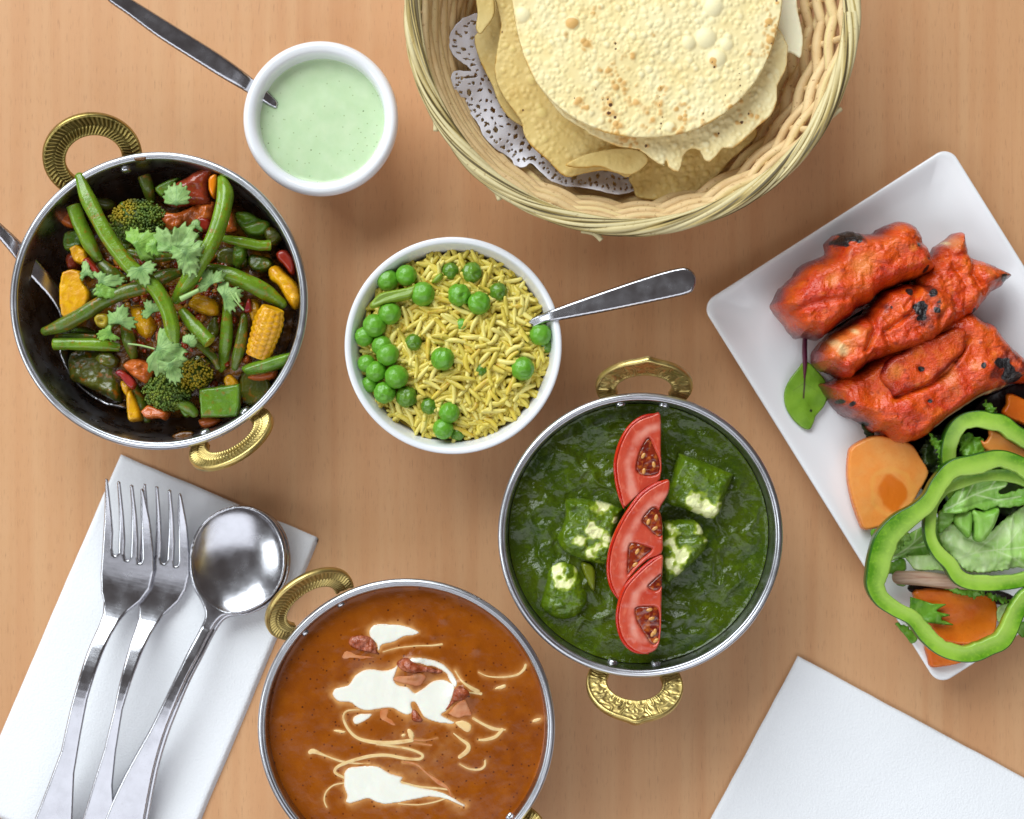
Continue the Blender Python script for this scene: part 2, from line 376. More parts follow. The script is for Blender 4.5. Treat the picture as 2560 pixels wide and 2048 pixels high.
# ================================================================ rectangular plate
PL = P('S', [(1763, 763), (2371, 374), (2957, 1316), (2349, 1705)], 1.5)[:, :2]
PLO = PL[0]; PU = PL[1]-PL[0]; PLU = np.linalg.norm(PU); PU /= PLU; PVv = PL[3]-PL[0]; PLV = np.linalg.norm(PVv); PVv /= PLV
def plate():
    m, n = 110, 150
    def rr(u, v, hu, hv, rc):     # rounded-rectangle distance inside
        qx, qy = np.abs(u)-(hu-rc), np.abs(v)-(hv-rc)
        return rc-(np.sqrt(np.maximum(qx, 0)**2+np.maximum(qy, 0)**2)+np.minimum(np.maximum(qx, qy), 0))
    hu, hv = PLU/2+.15, PLV/2+.15
    ou = []
    rc = .75
    for cx, cy, a0 in ((hu-rc, hv-rc, 0), (-hu+rc, hv-rc, 90), (-hu+rc, -hv+rc, 180), (hu-rc, -hv+rc, 270)):
        for k in range(13):
            a = math.radians(a0+k*7.5); ou.append((cx+rc*math.cos(a), cy+rc*math.sin(a)))
    ou = np.array(ou)
    C0 = PLO+PU*PLU/2+PVv*PLV/2
    ctr = ou*0.0
    levels = [(1., .0), (.99, .06)]
    rings = []
    # (inset, height) from foot up the outside, over the lip and down inside
    for ins, z in [(3.2, 0.15), (3.2, 0.0), (2.9, 0.0), (2.8, .12), (1.6, .6), (.5, 1.12), (.08, 1.34), (0, 1.42), (.03, 1.49), (.12, 1.52), (.28, 1.48), (.7, 1.28), (1.2, 1.08), (1.8, .95), (2.6, .88), (4.0, .86), (4.6, .85)]:
        sx, sy = (hu-ins)/hu, (hv-ins)/hv
        # corner radius shrinks and grows a little, rectangle stays a rectangle
        rings.append(np.stack([ou[:, 0]*sx, ou[:, 1]*sy, np.full(len(ou), z)], 1))
    V = np.array(rings); V = np.concatenate([spline(V.transpose(1, 0, 2)[k], 3)[None] for k in range(V.shape[1])]).transpose(1, 0, 2)
    # sides dip a little between the corners
    u, v = V[..., 0], V[..., 1]
    M = V.shape[0]; q = V.shape[1]
    XY = C0+u[..., None]*PU+v[..., None]*PVv
    VV = np.concatenate([XY, V[..., 2:]], -1).reshape(-1, 3)
    return VV, [gridf(M, q), np.arange(q)[None], ((M-1)*q+np.arange(q))[None, ::-1]]
obj("plate", plate(), mat("plate_porcelain", (.92, .92, .94), rough=.2, coat=.3, bump=(('noise', .8, .03, .05),)),
    label="long rectangular white plate under the red chicken and salad", cat="plate")

# ================================================================ cutlery
CUT = mat("cutlery_steel", (.56, .56, .60), rough=.23, metal=1, rvar=.06, layers=(('noise', 16, .66, .76, (.40, .39, .40)),), bump=(('noise', 2.5, .05, .03), ('noise', 22, .05, .006)))
def zfun(fr, knots, axis):
    """height along a direction, knots (measured coordinate, z)"""
    k = np.array(knots, float)
    a, b = P('S', [axis[0]], 1)[0][:2], P('S', [axis[1]], 1)[0][:2]; L = np.linalg.norm(b-a); d = (b-a)/L
    s = spline(np.stack([k[:, 0], k[:, 1]], 1), 8)
    return lambda x, y: np.interp(((x-a[0])*d[0]+(y-a[1])*d[1])/L, s[:, 0], s[:, 1])
def toS(fr, p): x0, y0, f = FR[fr]; return (x0+p[0]*f, y0+p[1]*f)

zk = [(0, 1.5), (.10, 1.0), (.2, .75), (.29, .62), (.36, .85), (.44, 1.6), (.55, 2.0), (.75, 1.5), (.9, .95), (1.05, .5)]
ax = (toS('I', (590, 180)), toS('I', (190, 1860)))
f1 = [(497, 172), (508, 176), (514, 300), (519, 420), (514, 495), (518, 518), (527, 522), (538, 512), (545, 400), (548, 300), (549, 188), (556, 183), (565, 190), (571, 330), (574, 450), (569, 520), (574, 540), (583, 544), (594, 530), (602, 400), (606, 300), (606, 205), (614, 199), (623, 206), (630, 330), (633, 450), (629, 535), (633, 556), (641, 556), (647, 540), (647, 450), (647, 330), (654, 222), (662, 216), (670, 228), (690, 360), (702, 500), (702, 600), (682, 680), (640, 735), (583, 780), (550, 822), (520, 880), (490, 960), (460, 1060), (430, 1160), (392, 1330), (357, 1500), (335, 1725), (320, 1850), (290, 1960), (180, 2000), (90, 1950), (100, 1850), (160, 1725), (240, 1540), (298, 1400), (350, 1200), (385, 1080), (420, 950), (455, 850), (470, 790), (470, 740), (457, 690), (455, 610), (462, 540), (472, 430), (482, 330), (490, 230)]
def mk_fork(o, lab, dz, ax):
    p = P('I', o, 1.1)[:, :2]; z = zfun('I', zk, ax)
    a, b = P('S', [ax[0]], 1)[0][:2], P('S', [ax[1]], 1)[0][:2]; d = (b-a)/np.linalg.norm(b-a); nrm = np.array([-d[1], d[0]])
    def zb(x, y):
        w = (x-a[0])*nrm[0]+(y-a[1])*nrm[1]; return z(x, y)+dz+.06*w*w*0
    obj("fork", relief(p, T=.10, e=.13, zb=zb, tb=.10, g=.034, sharp=.6), CUT, label=lab, cat="fork", group="forks on the napkin")
def warp(o):
    r = []
    for x, y in o:
        if y < 700: r.append((x+165-(y-180)*.018, y+24-.02*(y-180)))
        else: r.append(None)
    return r
t2 = [p for p in warp(f1) if p]
iL = f1.index((682, 680))
right2 = [(838, 690), (805, 742), (740, 800), (692, 880), (660, 960), (618, 1090), (580, 1210), (543, 1400), (520, 1560), (518, 1725), (510, 1850), (480, 1960), (380, 2000), (300, 1950), (305, 1880)]
left2 = [(372, 1725), (435, 1540), (485, 1400), (535, 1220), (575, 1040), (605, 900), (626, 815), (622, 762), (615, 720)]
n_right = len([p for p in f1[:iL+1] if p[1] < 700]); f2 = t2[:n_right]+right2+left2+t2[n_right:]
mk_fork(f2, "right fork, partly under the other fork and beside the spoon", .05, (toS('I', (750, 205)), toS('I', (380, 1880))))
mk_fork(f1, "left fork with its tines overlapping the second fork", .38, ax)

def mk_spoon(o, bc, brx, bry, rot, lab, dz, depth, axis, knots, name="spoon", fr='I', zr=1.6, th=.1, grp=None, g=.06, roll=0.):
    """o: outline; bowl ellipse centre/half sizes in frame units; concave bowl"""
    c = P(fr, [bc], zr)[0][:2]; rx, ry = lenpx(fr, brx, zr), lenpx(fr, bry, zr); cr, sr = math.cos(rot), math.sin(rot)
    z = zfun(fr, knots, axis); a_, b_ = P('S', [axis[0]], 1)[0][:2], P('S', [axis[1]], 1)[0][:2]; d_ = (b_-a_)/np.linalg.norm(b_-a_)
    rl = lambda x, y: roll*((x-a_[0])*-d_[1]+(y-a_[1])*d_[0])
    def zb(x, y):
        u, v = (x-c[0])*cr+(y-c[1])*sr, -(x-c[0])*sr+(y-c[1])*cr
        q = np.clip((u/rx)**2+(v/ry)**2, 0, 1)
        return z(x, y)-depth*(1-q)**.8+dz+rl(x, y)
    return obj(name, relief(P(fr, o, zr)[:, :2], T=th, e=.13, zb=zb, tb=.07, g=g, sharp=.6), CUT, label=lab, cat="spoon", group=grp)
so = [(860, 560), (865, 490), (890, 420), (940, 357), (1010, 316), (1090, 298), (1170, 312), (1236, 355), (1280, 420), (1300, 490), (1300, 570), (1280, 645), (1240, 708), (1185, 755), (1110, 788), (1030, 800), (990, 825), (950, 890), (905, 985), (855, 1085), (800, 1215), (750, 1340), (700, 1500), (650, 1725), (610, 1900), (560, 1960), (470, 1960), (430, 1900), (455, 1760), (530, 1590), (620, 1425), (690, 1305), (760, 1165), (810, 1060), (860, 955), (905, 865), (930, 800), (915, 745), (880, 680), (864, 620)]
so = [tuple(p) for p in spline(so, 3, True)]
kn = [(-.02, 1.5), (.3, 1.45), (.34, 1.5), (.42, 1.85), (.55, 2.0), (.75, 1.5), (.9, 1.0), (1.05, .55)]
sax = (toS('I', (1150, 300)), toS('I', (520, 1950)))
mk_spoon([(x+14, y+10) for x, y in so], (1094, 560), 205, 240, 0, "lower spoon almost hidden under the top spoon on the napkin", -.28, .75, sax, kn, grp="spoons on the napkin")
mk_spoon(so, (1080, 550), 210, 245, 0, "large round dessert spoon lying on top of another spoon", .0, .75, sax, kn, grp="spoons on the napkin")

# spoon in the ramekin (handle leans on the rim)
o = [(205, 0), (210, 35), (240, 65), (330, 125), (500, 248), (700, 370), (900, 488), (1060, 570), (1195, 643), (1218, 625), (1215, 595), (1150, 530), (1050, 452), (900, 348), (700, 228), (500, 110), (380, 40), (300, -5), (255, -22), (220, -18)]
mk_spoon(spline(o, 3, True), (-900, -900), 5, 5, 0, "teaspoon with a dark handle standing in the green chutney", 0, 0, (toS('E', (1218, 620)), toS('E', (220, 0))), [(-.1, 3.0), (0, 3.15), (.15, 4.1), (.5, 5.1), (1.1, 6.6)], fr='E', zr=4.8)
o = [(1120, 560), (1140, 525), (1230, 490), (1290, 465), (1600, 360), (1850, 280), (1980, 247), (2040, 243), (2080, 270), (2095, 310), (2085, 360), (2050, 395), (1900, 430), (1600, 490), (1310, 540), (1215, 556), (1160, 580)]
mk_spoon(spline(o, 3, True), (-900, -900), 5, 5, 0, "spoon with a worn shiny handle resting in the rice", 0, 0, (toS('D', (1180, 540)), toS('D', (2090, 310))), [(-.1, 4.0), (.0, 4.3), (.14, 4.75), (.6, 5.6), (1.1, 6.1)], fr='D', zr=5.0)
# ================================================================ food helpers
def shift(fr, pts, z): return P(fr, pts, z)[:, :2]
def frill(p, amp, step, seed=0):
    """ragged leaf edge: teeth along a closed outline (cm)"""
    p = np.asarray(p, float); n = len(p); out = []
    r = np.random.default_rng(seed)
    for i in range(n):
        a, b = p[i], p[(i+1) % n]; L = np.linalg.norm(b-a); k = max(1, int(L/step)); d = (b-a)/(L+1e-9); nn = np.array([d[1], -d[0]])
        for j in range(k): out.append(a+(b-a)*(j/k)+nn*amp*((1 if j % 2 else -1)*r.uniform(.2, 1)+.3*r.normal()))
    return np.array(out)
def distline(x, y, line):
    best = np.full(np.shape(x), 1e9)
    for a, b in zip(line[:-1], line[1:]):
        dx, dy = b[0]-a[0], b[1]-a[1]; t = np.clip(((x-a[0])*dx+(y-a[1])*dy)/(dx*dx+dy*dy+1e-12), 0, 1)
        best = np.minimum(best, np.hypot(x-a[0]-t*dx, y-a[1]-t*dy))
    return best
def spots(fr, lst, z, soft=.35, nz=.4, f=2.5, seed=0):
    c = [(P1(fr, a, b, z), lenpx(fr, r, z)) for a, b, r in lst]
    def fn(x, y, d):
        n = nz*fbm(x, y, 0, f, 3, s=seed); v = np.zeros_like(x)
        for p, r in c: v = np.maximum(v, np.clip((1+n-np.hypot(x-p[0], y-p[1])/r)/soft, 0, 1))
        return v
    return fn
def chunk(name, fr, o, z, T, mat_, label=None, cat=None, e=None, sm=3, nz=(.03, 1.5), oct_=4, tilt=(0, 0), bend=0., parent=None, group=None, g=.07, tb=.05, creases=(), at=None, fr_=None, sharp=.5, kind=None, seed=0, extra=None, holes=None, fcm=False, ruf=None):
    p = np.asarray(o, float) if fcm else shift(fr, o, z)
    if sm > 1: p = spline(p, sm, True)
    if fr_: p = frill(p, fr_[0], fr_[1], seed)
    c = p.mean(0)
    zb = lambda x, y: z-T+tilt[0]*(x-c[0])+tilt[1]*(y-c[1])+bend*((x-c[0])**2+(y-c[1])**2)+(extra(x, y) if extra else 0)
    cl = [(P(fr, l, z)[:, :2], dp, w) for l, dp, w in creases]
    def disp(x, y, d):
        m = np.clip(d/.15, 0, 1); r = nz[0]*fbm(x+seed*3.1, y-seed*1.7, z, nz[1], oct_, .55)*m
        if ruf: r = r+ruf[0]*np.exp(-d/ruf[2])*fbm(x, y, seed+.5, ruf[1], 3)
        for l, dp, w in cl: r = r-dp*np.exp(-(distline(x, y, l)/w)**2)*m
        return r
    at = dict(at or {}); at.setdefault("edge", lambda x, y, d: np.exp(-d/.12))
    return obj(name, relief(p, T=T, e=e or T, zb=zb, tb=tb, g=g, disp=disp, at=at, sharp=sharp, holes=holes), mat_, parent, label, cat, group, kind)
def frac(a): return a-np.floor(a)

def ridged(x, y, f, s=0): return 1-np.abs(fbm(x, y, 0, f, 3, s=s))
def orient(yaw, pitch, roll):
    cy, sy, cp, sp_, cr, sr = math.cos(yaw), math.sin(yaw), math.cos(pitch), math.sin(pitch), math.cos(roll), math.sin(roll)
    return np.array([[cy, -sy, 0], [sy, cy, 0], [0, 0, 1]]) @ np.array([[cp, 0, sp_], [0, 1, 0], [-sp_, 0, cp]]) @ np.array([[1, 0, 0], [0, cr, -sr], [0, sr, cr]])
# ---- materials of the food
STAIN = lin((170, 98, 18))
def veg(name, c, c2, stain=.6, rough=.28, **k):
    return mat(name, lin(c), rough=rough, spec=.5, sss=.12, sssr=(.002,), coat=.25, layers=(('noise', 1.6, .35, .7, lin(c2)), ('noise', 3.2, .56, .70, STAIN, None, stain), ('noise', 9, .60, .72, lin((120, 60, 20)), None, stain*.6)), bump=(('noise', 3, .35, .05), ('noise', 8, .35, .03), ('noise', 18, .25, .01)), rvar=.1, **k)
BEAN = veg("green_bean", (122, 154, 48), (94, 130, 36), .55)
BEAND = veg("dark_green_bean", (82, 108, 34), (98, 100, 30), .8)
BEANCUT = mat("bean_cut_end", lin((176, 168, 60)), rough=.5, layers=(('noise', 6, .4, .7, lin((150, 130, 30))),))
PEPG = veg("cooked_green_pepper", (106, 142, 46), (78, 116, 34), .5)
PEPD = veg("dark_cooked_pepper", (92, 94, 28), (60, 70, 20), .8)
YELV = veg("yellow_vegetable", (226, 172, 44), (206, 142, 26), .4)
CORNM = veg("baby_corn", (224, 168, 40), (206, 142, 26), .4)
TOMC = veg("cooked_tomato", (152, 62, 40), (120, 46, 26), .7, .2)
TOMO = veg("orange_tomato_flesh", (200, 108, 52), (172, 78, 34), .55, .25)
MASALA = mat("masala_sauce", lin((96, 58, 16)), rough=.22, coat=.3, layers=(('noise', 1.2, .4, .7, lin((140, 88, 20))), ('noise', 3, .5, .7, lin((44, 26, 10)))), bump=(('noise', 4, .5, .08), ('noise', 14, .3, .02)))
HERB = mat("coriander_leaf", lin((152, 182, 116)), rough=.5, spec=.35, sss=.15, sssr=(.001,), layers=(('noise', 1.6, .4, .7, lin((120, 158, 88))), ('attr', 'vein', .4, 1, lin((70, 112, 66)), None, .6)), bump=(('noise', 5, .4, .03),))
HERBB = mat("bright_coriander_leaf", lin((142, 180, 88)), rough=.42, spec=.4, sss=.15, sssr=(.001,), layers=(('noise', 1.6, .4, .7, lin((116, 160, 66))), ('attr', 'vein', .4, 1, lin((62, 112, 42)), None, .6)), bump=(('noise', 5, .4, .03),))
STEM = mat("herb_stem", lin((160, 190, 120)), rough=.4, sss=.1, sssr=(.001,))
BROC = mat("broccoli_buds", lin((84, 108, 36)), rough=.5, layers=(('noise', 3, .45, .65, lin((124, 136, 46))), ('attr', 'yel', .3, 1, lin((176, 148, 28)), None, .8), ('noise', 1.1, .52, .7, lin((38, 58, 26)))))
BROCST = veg("broccoli_stalk", (110, 142, 50), (96, 120, 40), .4)
# ================================================================ vegetable curry in the left karahi
heap = [(300, 520), (450, 440), (700, 380), (960, 380), (1160, 500), (1280, 680), (1330, 900), (1290, 1180), (1120, 1400), (900, 1450), (620, 1440), (360, 1330), (290, 1150), (240, 900)]
chunk("masala_sauce", 'A', heap, 4.1, 3.6, MASALA, "dark brown masala sauce under the bean curry pieces", "sauce", e=4.0, nz=(.30, .9), oct_=5, g=.08, kind="stuff")
chunk("masala_smear", 'A', [(395, 1400), (430, 1385), (500, 1405), (560, 1410), (600, 1430), (540, 1440), (450, 1435), (400, 1420)], 1.9, .5, MASALA, "thin brown smear of sauce on the bare steel of the bean dish", "sauce", nz=(.12, 3), tilt=(0, -.35))

for o_, z_, l_ in (([(600, 262), (640, 252), (668, 262), (650, 275), (610, 274)], 5.62, "small brown curry smear on the upper rim of the bean dish"), ([(1290, 560), (1310, 580), (1330, 640), (1318, 650), (1298, 600)], 4.9, "yellow brown smear on the right inner wall of the bean dish"), ([(780, 1525), (830, 1505), (880, 1510), (860, 1535), (800, 1540)], 4.6, "brown crust on the bottom inner wall of the bean dish near the rivets")):
    chunk("masala_smear", 'A', o_, z_, .06, MASALA, l_, "sauce", nz=(.03, 4), e=.1)
def bean(pts, d, z, label, m=BEAN, cut=(0, 0), groove=.5, g0=90, cat="green bean", curl=None):
    """pts in frame A, d diameter in frame pixels, z scalar or list (centre height)"""
    z = np.interp(np.linspace(0, 1, len(pts)), np.linspace(0, 1, len(np.atleast_1d(z))), np.atleast_1d(z))
    c = np.array([P1('A', x, y, zz) for (x, y), zz in zip(pts, z)])
    r = lenpx('A', d/2*.86, 5)*np.ones(len(pts))
    if not cut[0]: r[0] *= .62
    if not cut[1]: r[-1] *= .62
    g = math.radians(g0)
    pr = lambda ph, s: 1-.26*groove*np.exp(-((ph-g)/.20)**2)+.035*np.sin(s*38+2*np.sin(ph))*(.5+.5*np.sin(s*9))+.02*np.sin(ph*3+s*20)
    o = empty("green_bean", c[len(c)//2], label, cat, "pieces of green bean in the left karahi")
    caps = 'flat' if (cut[0] or cut[1]) else 'round'
    V, F, A = tube(c, r, 22, prof=pr, cap=caps, sub=8)
    obj("pod", (V, F, A), m, o)
    for k, (f, i, j) in enumerate(((cut[0], 0, 1), (cut[1], -1, -2))):
        if f:
            t = c[i]-c[j]; t /= np.linalg.norm(t); a = np.cross(t, [0, 0, 1]); a /= np.linalg.norm(a); b = np.cross(a, t); R = r[i]
            q, Fc = lathe([(R*.9, -.02), (R*.92, .012), (R*.7, .03), (R*.45, .01), (R*.3, .035), (.001, .03)], 16)
            obj("cut_end", (c[i]+q[:, :1]*a+q[:, 1:2]*b+q[:, 2:]*t, Fc), BEANCUT, o)
    return o
bean([(362, 350), (395, 440), (450, 550), (520, 665), (600, 765), (700, 850), (755, 940), (780, 1030), (790, 1120)], 80, [5.5, 5.9, 6.0, 5.9, 5.7], "longest green bean, running from the brass handle side down over the whole heap", groove=.9, g0=98)
bean([(1010, 360), (1022, 430), (1005, 530), (965, 640), (905, 740), (850, 830), (800, 905)], 88, [5.2, 5.7, 5.9, 5.8, 5.2], "thick green bean on the right leaning from the tomato down to the middle", groove=1.0, g0=62)
bean([(333, 480), (362, 560), (405, 650), (450, 730)], 78, [4.7, 4.6, 4.2], "broad cut green bean left of the longest bean", cut=(1, 0), groove=.3)
bean([(205, 1050), (290, 1020), (385, 968), (470, 915), (560, 875), (650, 850), (740, 805), (810, 785)], 78, [4.6, 5.0, 5.1, 4.8], "dull green bean crossing under the longest bean towards the left wall", BEAND, groove=.4)
bean([(245, 1108), (340, 1108), (450, 1112), (545, 1125)], 66, [4.4, 4.5, 4.3], "short straight green bean lying level at the left over the serving spoon", cut=(1, 0), groove=.5)
bean([(255, 1078), (340, 1072), (440, 1075)], 40, [4.2, 4.3], "thin dark bean strip directly above the level bean at the left", BEAND, cut=(1, 0))
bean([(950, 765), (1040, 795), (1130, 832), (1210, 875), (1280, 925)], 88, [4.9, 4.8, 4.2], "thick green bean pointing right towards the yellow corn piece", groove=.1)
bean([(825, 955), (880, 1025), (952, 1100)], 76, [4.9, 5.1, 5.3], "green bean with a pale cut end near the centre of the heap", cut=(0, 1), groove=.2)
bean([(1030, 930), (1030, 1040), (1022, 1130), (1010, 1230)], 66, [4.5, 4.3, 3.4], "upright green bean left of the baby corn, second from it", groove=.4)
bean([(1108, 985), (1098, 1080), (1080, 1160), (1066, 1215)], 60, [4.3, 4.4, 4.2], "narrow green bean directly left of the baby corn", BEAND, groove=.5)
bean([(1010, 628), (1100, 645), (1170, 660), (1228, 660)], 56, [4.6, 4.4, 4.2], "short knobbly green bean ending in a square cut at the upper right", cut=(0, 1))
bean([(652, 345), (672, 400), (688, 465)], 68, [4.0, 3.9, 3.6], "stubby green bean standing above the broccoli", BEAND, cut=(1, 0), groove=.2)
bean([(565, 1010), (585, 1090), (608, 1165)], 72, [4.6, 4.6, 4.2], "short dark bean between the small herb sprig and the red onion", BEAND, groove=.1)
bean([(610, 1300), (640, 1380), (668, 1450)], 64, [3.6, 3.5, 3.2], "dark bean at the bottom beside the yellow stick", BEAND, groove=.1)
bean([(840, 1055), (910, 1115), (965, 1165), (990, 1215)], 44, [4.4, 4.4, 4.3], "thin curled green bean tip below the bean with the pale cut end", BEAND, groove=.1)
bean([(590, 690), (690, 712), (780, 712)], 60, [4.7, 4.8, 4.6], "bean half hidden under the largest herb leaf", BEAND, groove=.2)
bean([(455, 735), (505, 785), (560, 815)], 76, [4.1, 4.2, 4.2], "curry coated dark bean behind the red chilli piece", BEAND, groove=.1)
bean([(520, 1150), (530, 1230)], 40, [3.6, 3.4], "small dark bean end behind the red onion piece", BEAND, groove=.1)

BITM = [mat("onion_bit", lin((170, 104, 40)), rough=.3, coat=.2, sss=.2, sssr=(.002,), layers=(('noise', 3, .4, .7, lin((190, 140, 50))),)), mat("red_bit", lin((150, 56, 24)), rough=.25, coat=.3)]
for q_ in range(2):                      # chopped onion and tomato cooked to crumbs between the larger pieces
    parts = []; iv, if_ = ICO[2]; hp = shift('A', heap, 4)
    for k in range(150):
        w = rng.dirichlet(np.ones(len(hp))*.55); x, y = (hp*w[:, None]).sum(0)+rng.normal(0, .15, 2); s = rng.uniform(.07, .20)
        V = iv*(1+.3*fbm(iv[:, 0]+k, iv[:, 1], iv[:, 2], 1.5, 2))[:, None]*[s*1.4, s, s*.7]
        dq = min(1, max(0, float(sdf(hp, np.array([x]), np.array([y]))[0][0])/4.0))
        parts.append((V @ orient(rng.uniform(0, 6.3), rng.uniform(-.5, .5), 0).T+[x, y, .5+3.6*(1-(1-dq)**2)**.5+.08], [if_], {}))
    obj("sauce_crumb", join(parts), BITM[q_], label=("tiny brown onion crumbs scattered over the masala sauce", "tiny red tomato crumbs scattered over the masala sauce")[q_], cat="sauce", kind="stuff")
SG = "pieces of vegetable in the left karahi"
def vegp(name, o, z, T, m, label, cat, **k):
    return chunk(name, 'A', o, z, T, m, label, cat, group=None, **k)
vegp("green_pepper_piece", [(898, 1312), (1088, 1287), (1088, 1400), (1075, 1440), (905, 1445)], 4.6, .35, PEPG, "bright square of green pepper at the bottom of the heap", "pepper piece", e=.12, sm=1, nz=(.04, 2), tilt=(.02, .05))
vegp("green_pepper_piece", [(305, 1145), (420, 1130), (540, 1150), (545, 1300), (530, 1375), (430, 1330), (345, 1290), (300, 1265)], 3.7, .8, PEPD, "large dark curved pepper piece resting in the serving spoon", "pepper piece", e=.5, nz=(.12, 1.5), creases=(([(345, 1290), (540, 1330)], -.12, .2),))
vegp("green_pepper_piece", [(1058, 505), (1120, 500), (1170, 530), (1215, 545), (1220, 590), (1180, 625), (1120, 620), (1075, 570)], 4.0, .8, PEPG, "curved green pepper piece by the upper right wall of the dish", "pepper piece", e=.3, creases=(([(1060, 520), (1110, 560), (1190, 530)], .25, .12),))
vegp("green_pepper_piece", [(285, 598), (365, 592), (372, 670), (345, 680), (285, 680)], 3.8, .6, PEPG, "small green square by the left wall below the broad bean", "pepper piece", e=.15, nz=(.06, 3))
vegp("green_pepper_piece", [(697, 395), (760, 358), (815, 348), (790, 390), (740, 440), (715, 430)], 4.4, .4, PEPG, "pointed light green pepper sliver above the tomato", "pepper piece", e=.15)
vegp("green_pepper_piece", [(1005, 665), (1105, 670), (1118, 760), (1000, 752), (970, 710)], 4.1, .5, PEPD, "dark flat pepper piece under the knobbly bean", "pepper piece", e=.2)
vegp("green_pepper_piece", [(1090, 1235), (1200, 1240), (1230, 1310), (1180, 1385), (1095, 1375)], 3.7, .5, PEPD, "dark pepper piece to the right of the bright pepper square", "pepper piece", e=.2)
vegp("green_pepper_piece", [(800, 1370), (850, 1360), (890, 1400), (870, 1430), (830, 1440)], 4.0, .3, PEPG, "slim green piece left of the bright pepper square", "pepper piece", e=.15)
vegp("green_pepper_piece", [(1092, 1208), (1180, 1175), (1315, 1143), (1320, 1165), (1290, 1210), (1200, 1240), (1130, 1250), (1100, 1240)], 4.9, .55, PEPG, "bright green stick leaning on the right wall below the baby corn", "pepper piece", e=.3, nz=(.02, 2), creases=(([(1110, 1230), (1310, 1155)], -.06, .08),))
vegp("green_pepper_piece", [(420, 440), (500, 445), (520, 480), (470, 500), (430, 480)], 3.9, .4, PEPD, "olive pepper scrap above the left of the broccoli", "pepper piece")
SCR = ["dark scrap between the longest bean and the broad cut bean", "brown green scrap right under the broccoli floret's lower edge", "red tomato scrap behind the longest bean just below the crossing beans", "dark scrap under the inner side of the thick right bean",
       "green scrap just below the knobbly short bean", "dark green scrap between the knobbly bean and the long right bean", "yellow scrap hidden behind the narrow bean by the baby corn", "dark scrap under the bean with the pale cut end", "sauce coated bean scrap below the curled bean tip",
       "red scrap behind the large pale coriander leaf", "dark scrap to the left of the red onion piece above the spoon", "green scrap under the left end of the level bean", "dark scrap below the yellow slice's right side", "yellow scrap above the flat yellow slice",
       "dark scrap under the lower end of the baby corn", "bean coloured scrap at the left of the bright pepper square", "reddish scrap at the very bottom beside the yellow stick", "dark scrap under the curved upper right pepper piece", "green scrap below the middle of the thick right bean", "dark scrap under the bright arched coriander leaf",
       "yellow scrap on the upper edge of the bright pepper square", "dark scrap beneath the okra slice", "olive scrap behind the biggest pale coriander leaf", "red scrap under the crossing dull bean"]
for k, (x, y, a, w, h) in enumerate([(430, 540, 40, 60, 34), (560, 640, 10, 60, 40), (700, 830, 120, 50, 34), (900, 660, 60, 70, 40), (1080, 700, 100, 60, 40), (1180, 740, 20, 60, 44), (1150, 960, 80, 60, 34), (960, 1040, 100, 70, 30), (900, 1180, 30, 60, 36), (720, 1080, 60, 50, 34), (480, 1180, 10, 60, 34), (380, 1060, 10, 60, 30), (420, 880, 140, 50, 36), (350, 700, 60, 50, 40), (1250, 1060, 100, 60, 30), (1000, 1330, 0, 60, 40), (700, 1420, 10, 70, 30), (1230, 620, 40, 50, 36), (880, 760, 30, 56, 34), (640, 600, 80, 56, 34), (1040, 1290, 90, 50, 34), (500, 1000, 0, 50, 30), (780, 600, 20, 70, 40), (590, 880, 20, 60, 34)]):
    lab_ = SCR[k]
    o_ = ell(x, y, w, h, math.radians(a), 9)*1.0+rng.normal(0, 5, (9, 2))
    vegp("coated_vegetable", o_, 4.25+.25*math.sin(k*2.1), .6, (PEPD, BEAND, TOMO, PEPG, YELV)[(0, 1, 2, 0, 3, 1, 4)[k % 7]], lab_, "vegetable scrap", e=.2, nz=(.12, 2), tilt=(.1*math.sin(k), .1*math.cos(k*3)), seed=k)["group"] = "sauce coated scraps deep in the bean curry"
# yellow things
vegp("potato_slice", [(275, 778), (360, 775), (378, 830), (402, 870), (395, 930), (340, 975), (285, 1000), (262, 925)], 4.9, .5, YELV, "large flat yellow slice next to the serving spoon handle", "potato", e=.10, sm=2, nz=(.03, 2), tilt=(.05, .03))
vegp("potato_stick", [(567, 1330), (600, 1320), (640, 1440), (610, 1462), (575, 1458), (566, 1400)], 4.1, .6, YELV, "yellow stick at the bottom left of the lower broccoli", "potato", e=.2)
vegp("potato_stick", [(540, 1270), (590, 1285), (590, 1330), (570, 1350), (545, 1320)], 3.9, .5, YELV, "small yellow piece just above the yellow stick", "potato", e=.3, nz=(.08, 3))
vegp("yellow_corn_chunk", [(575, 935), (640, 925), (690, 985), (712, 1030), (680, 1080), (640, 1085), (600, 1040)], 4.7, .9, CORNM, "glossy orange yellow chunk under the small centre herb leaf", "baby corn", e=.5, nz=(.12, 2.2))
vegp("yellow_corn_chunk", [(845, 920), (880, 880), (930, 885), (985, 915), (985, 975), (930, 980), (860, 950)], 4.7, .6, YELV, "yellow chunk below the right ends of the crossing beans", "baby corn", e=.35, nz=(.05, 2))
vegp("yellow_corn_chunk", [(1210, 760), (1250, 745), (1290, 780), (1340, 830), (1360, 890), (1355, 930), (1325, 948), (1290, 905), (1250, 840), (1215, 815)], 4.8, .8, CORNM, "bright yellow wavy piece against the right wall", "baby corn", e=.35, nz=(.10, 2.5))
vegp("orange_pepper_strip", [(945, 345), (985, 335), (975, 440), (950, 430), (940, 390)], 5.4, .4, mat("orange_pepper", lin((222, 128, 16)), rough=.25, coat=.3), "orange strip behind the top of the thick right bean", "pepper piece", e=.15)
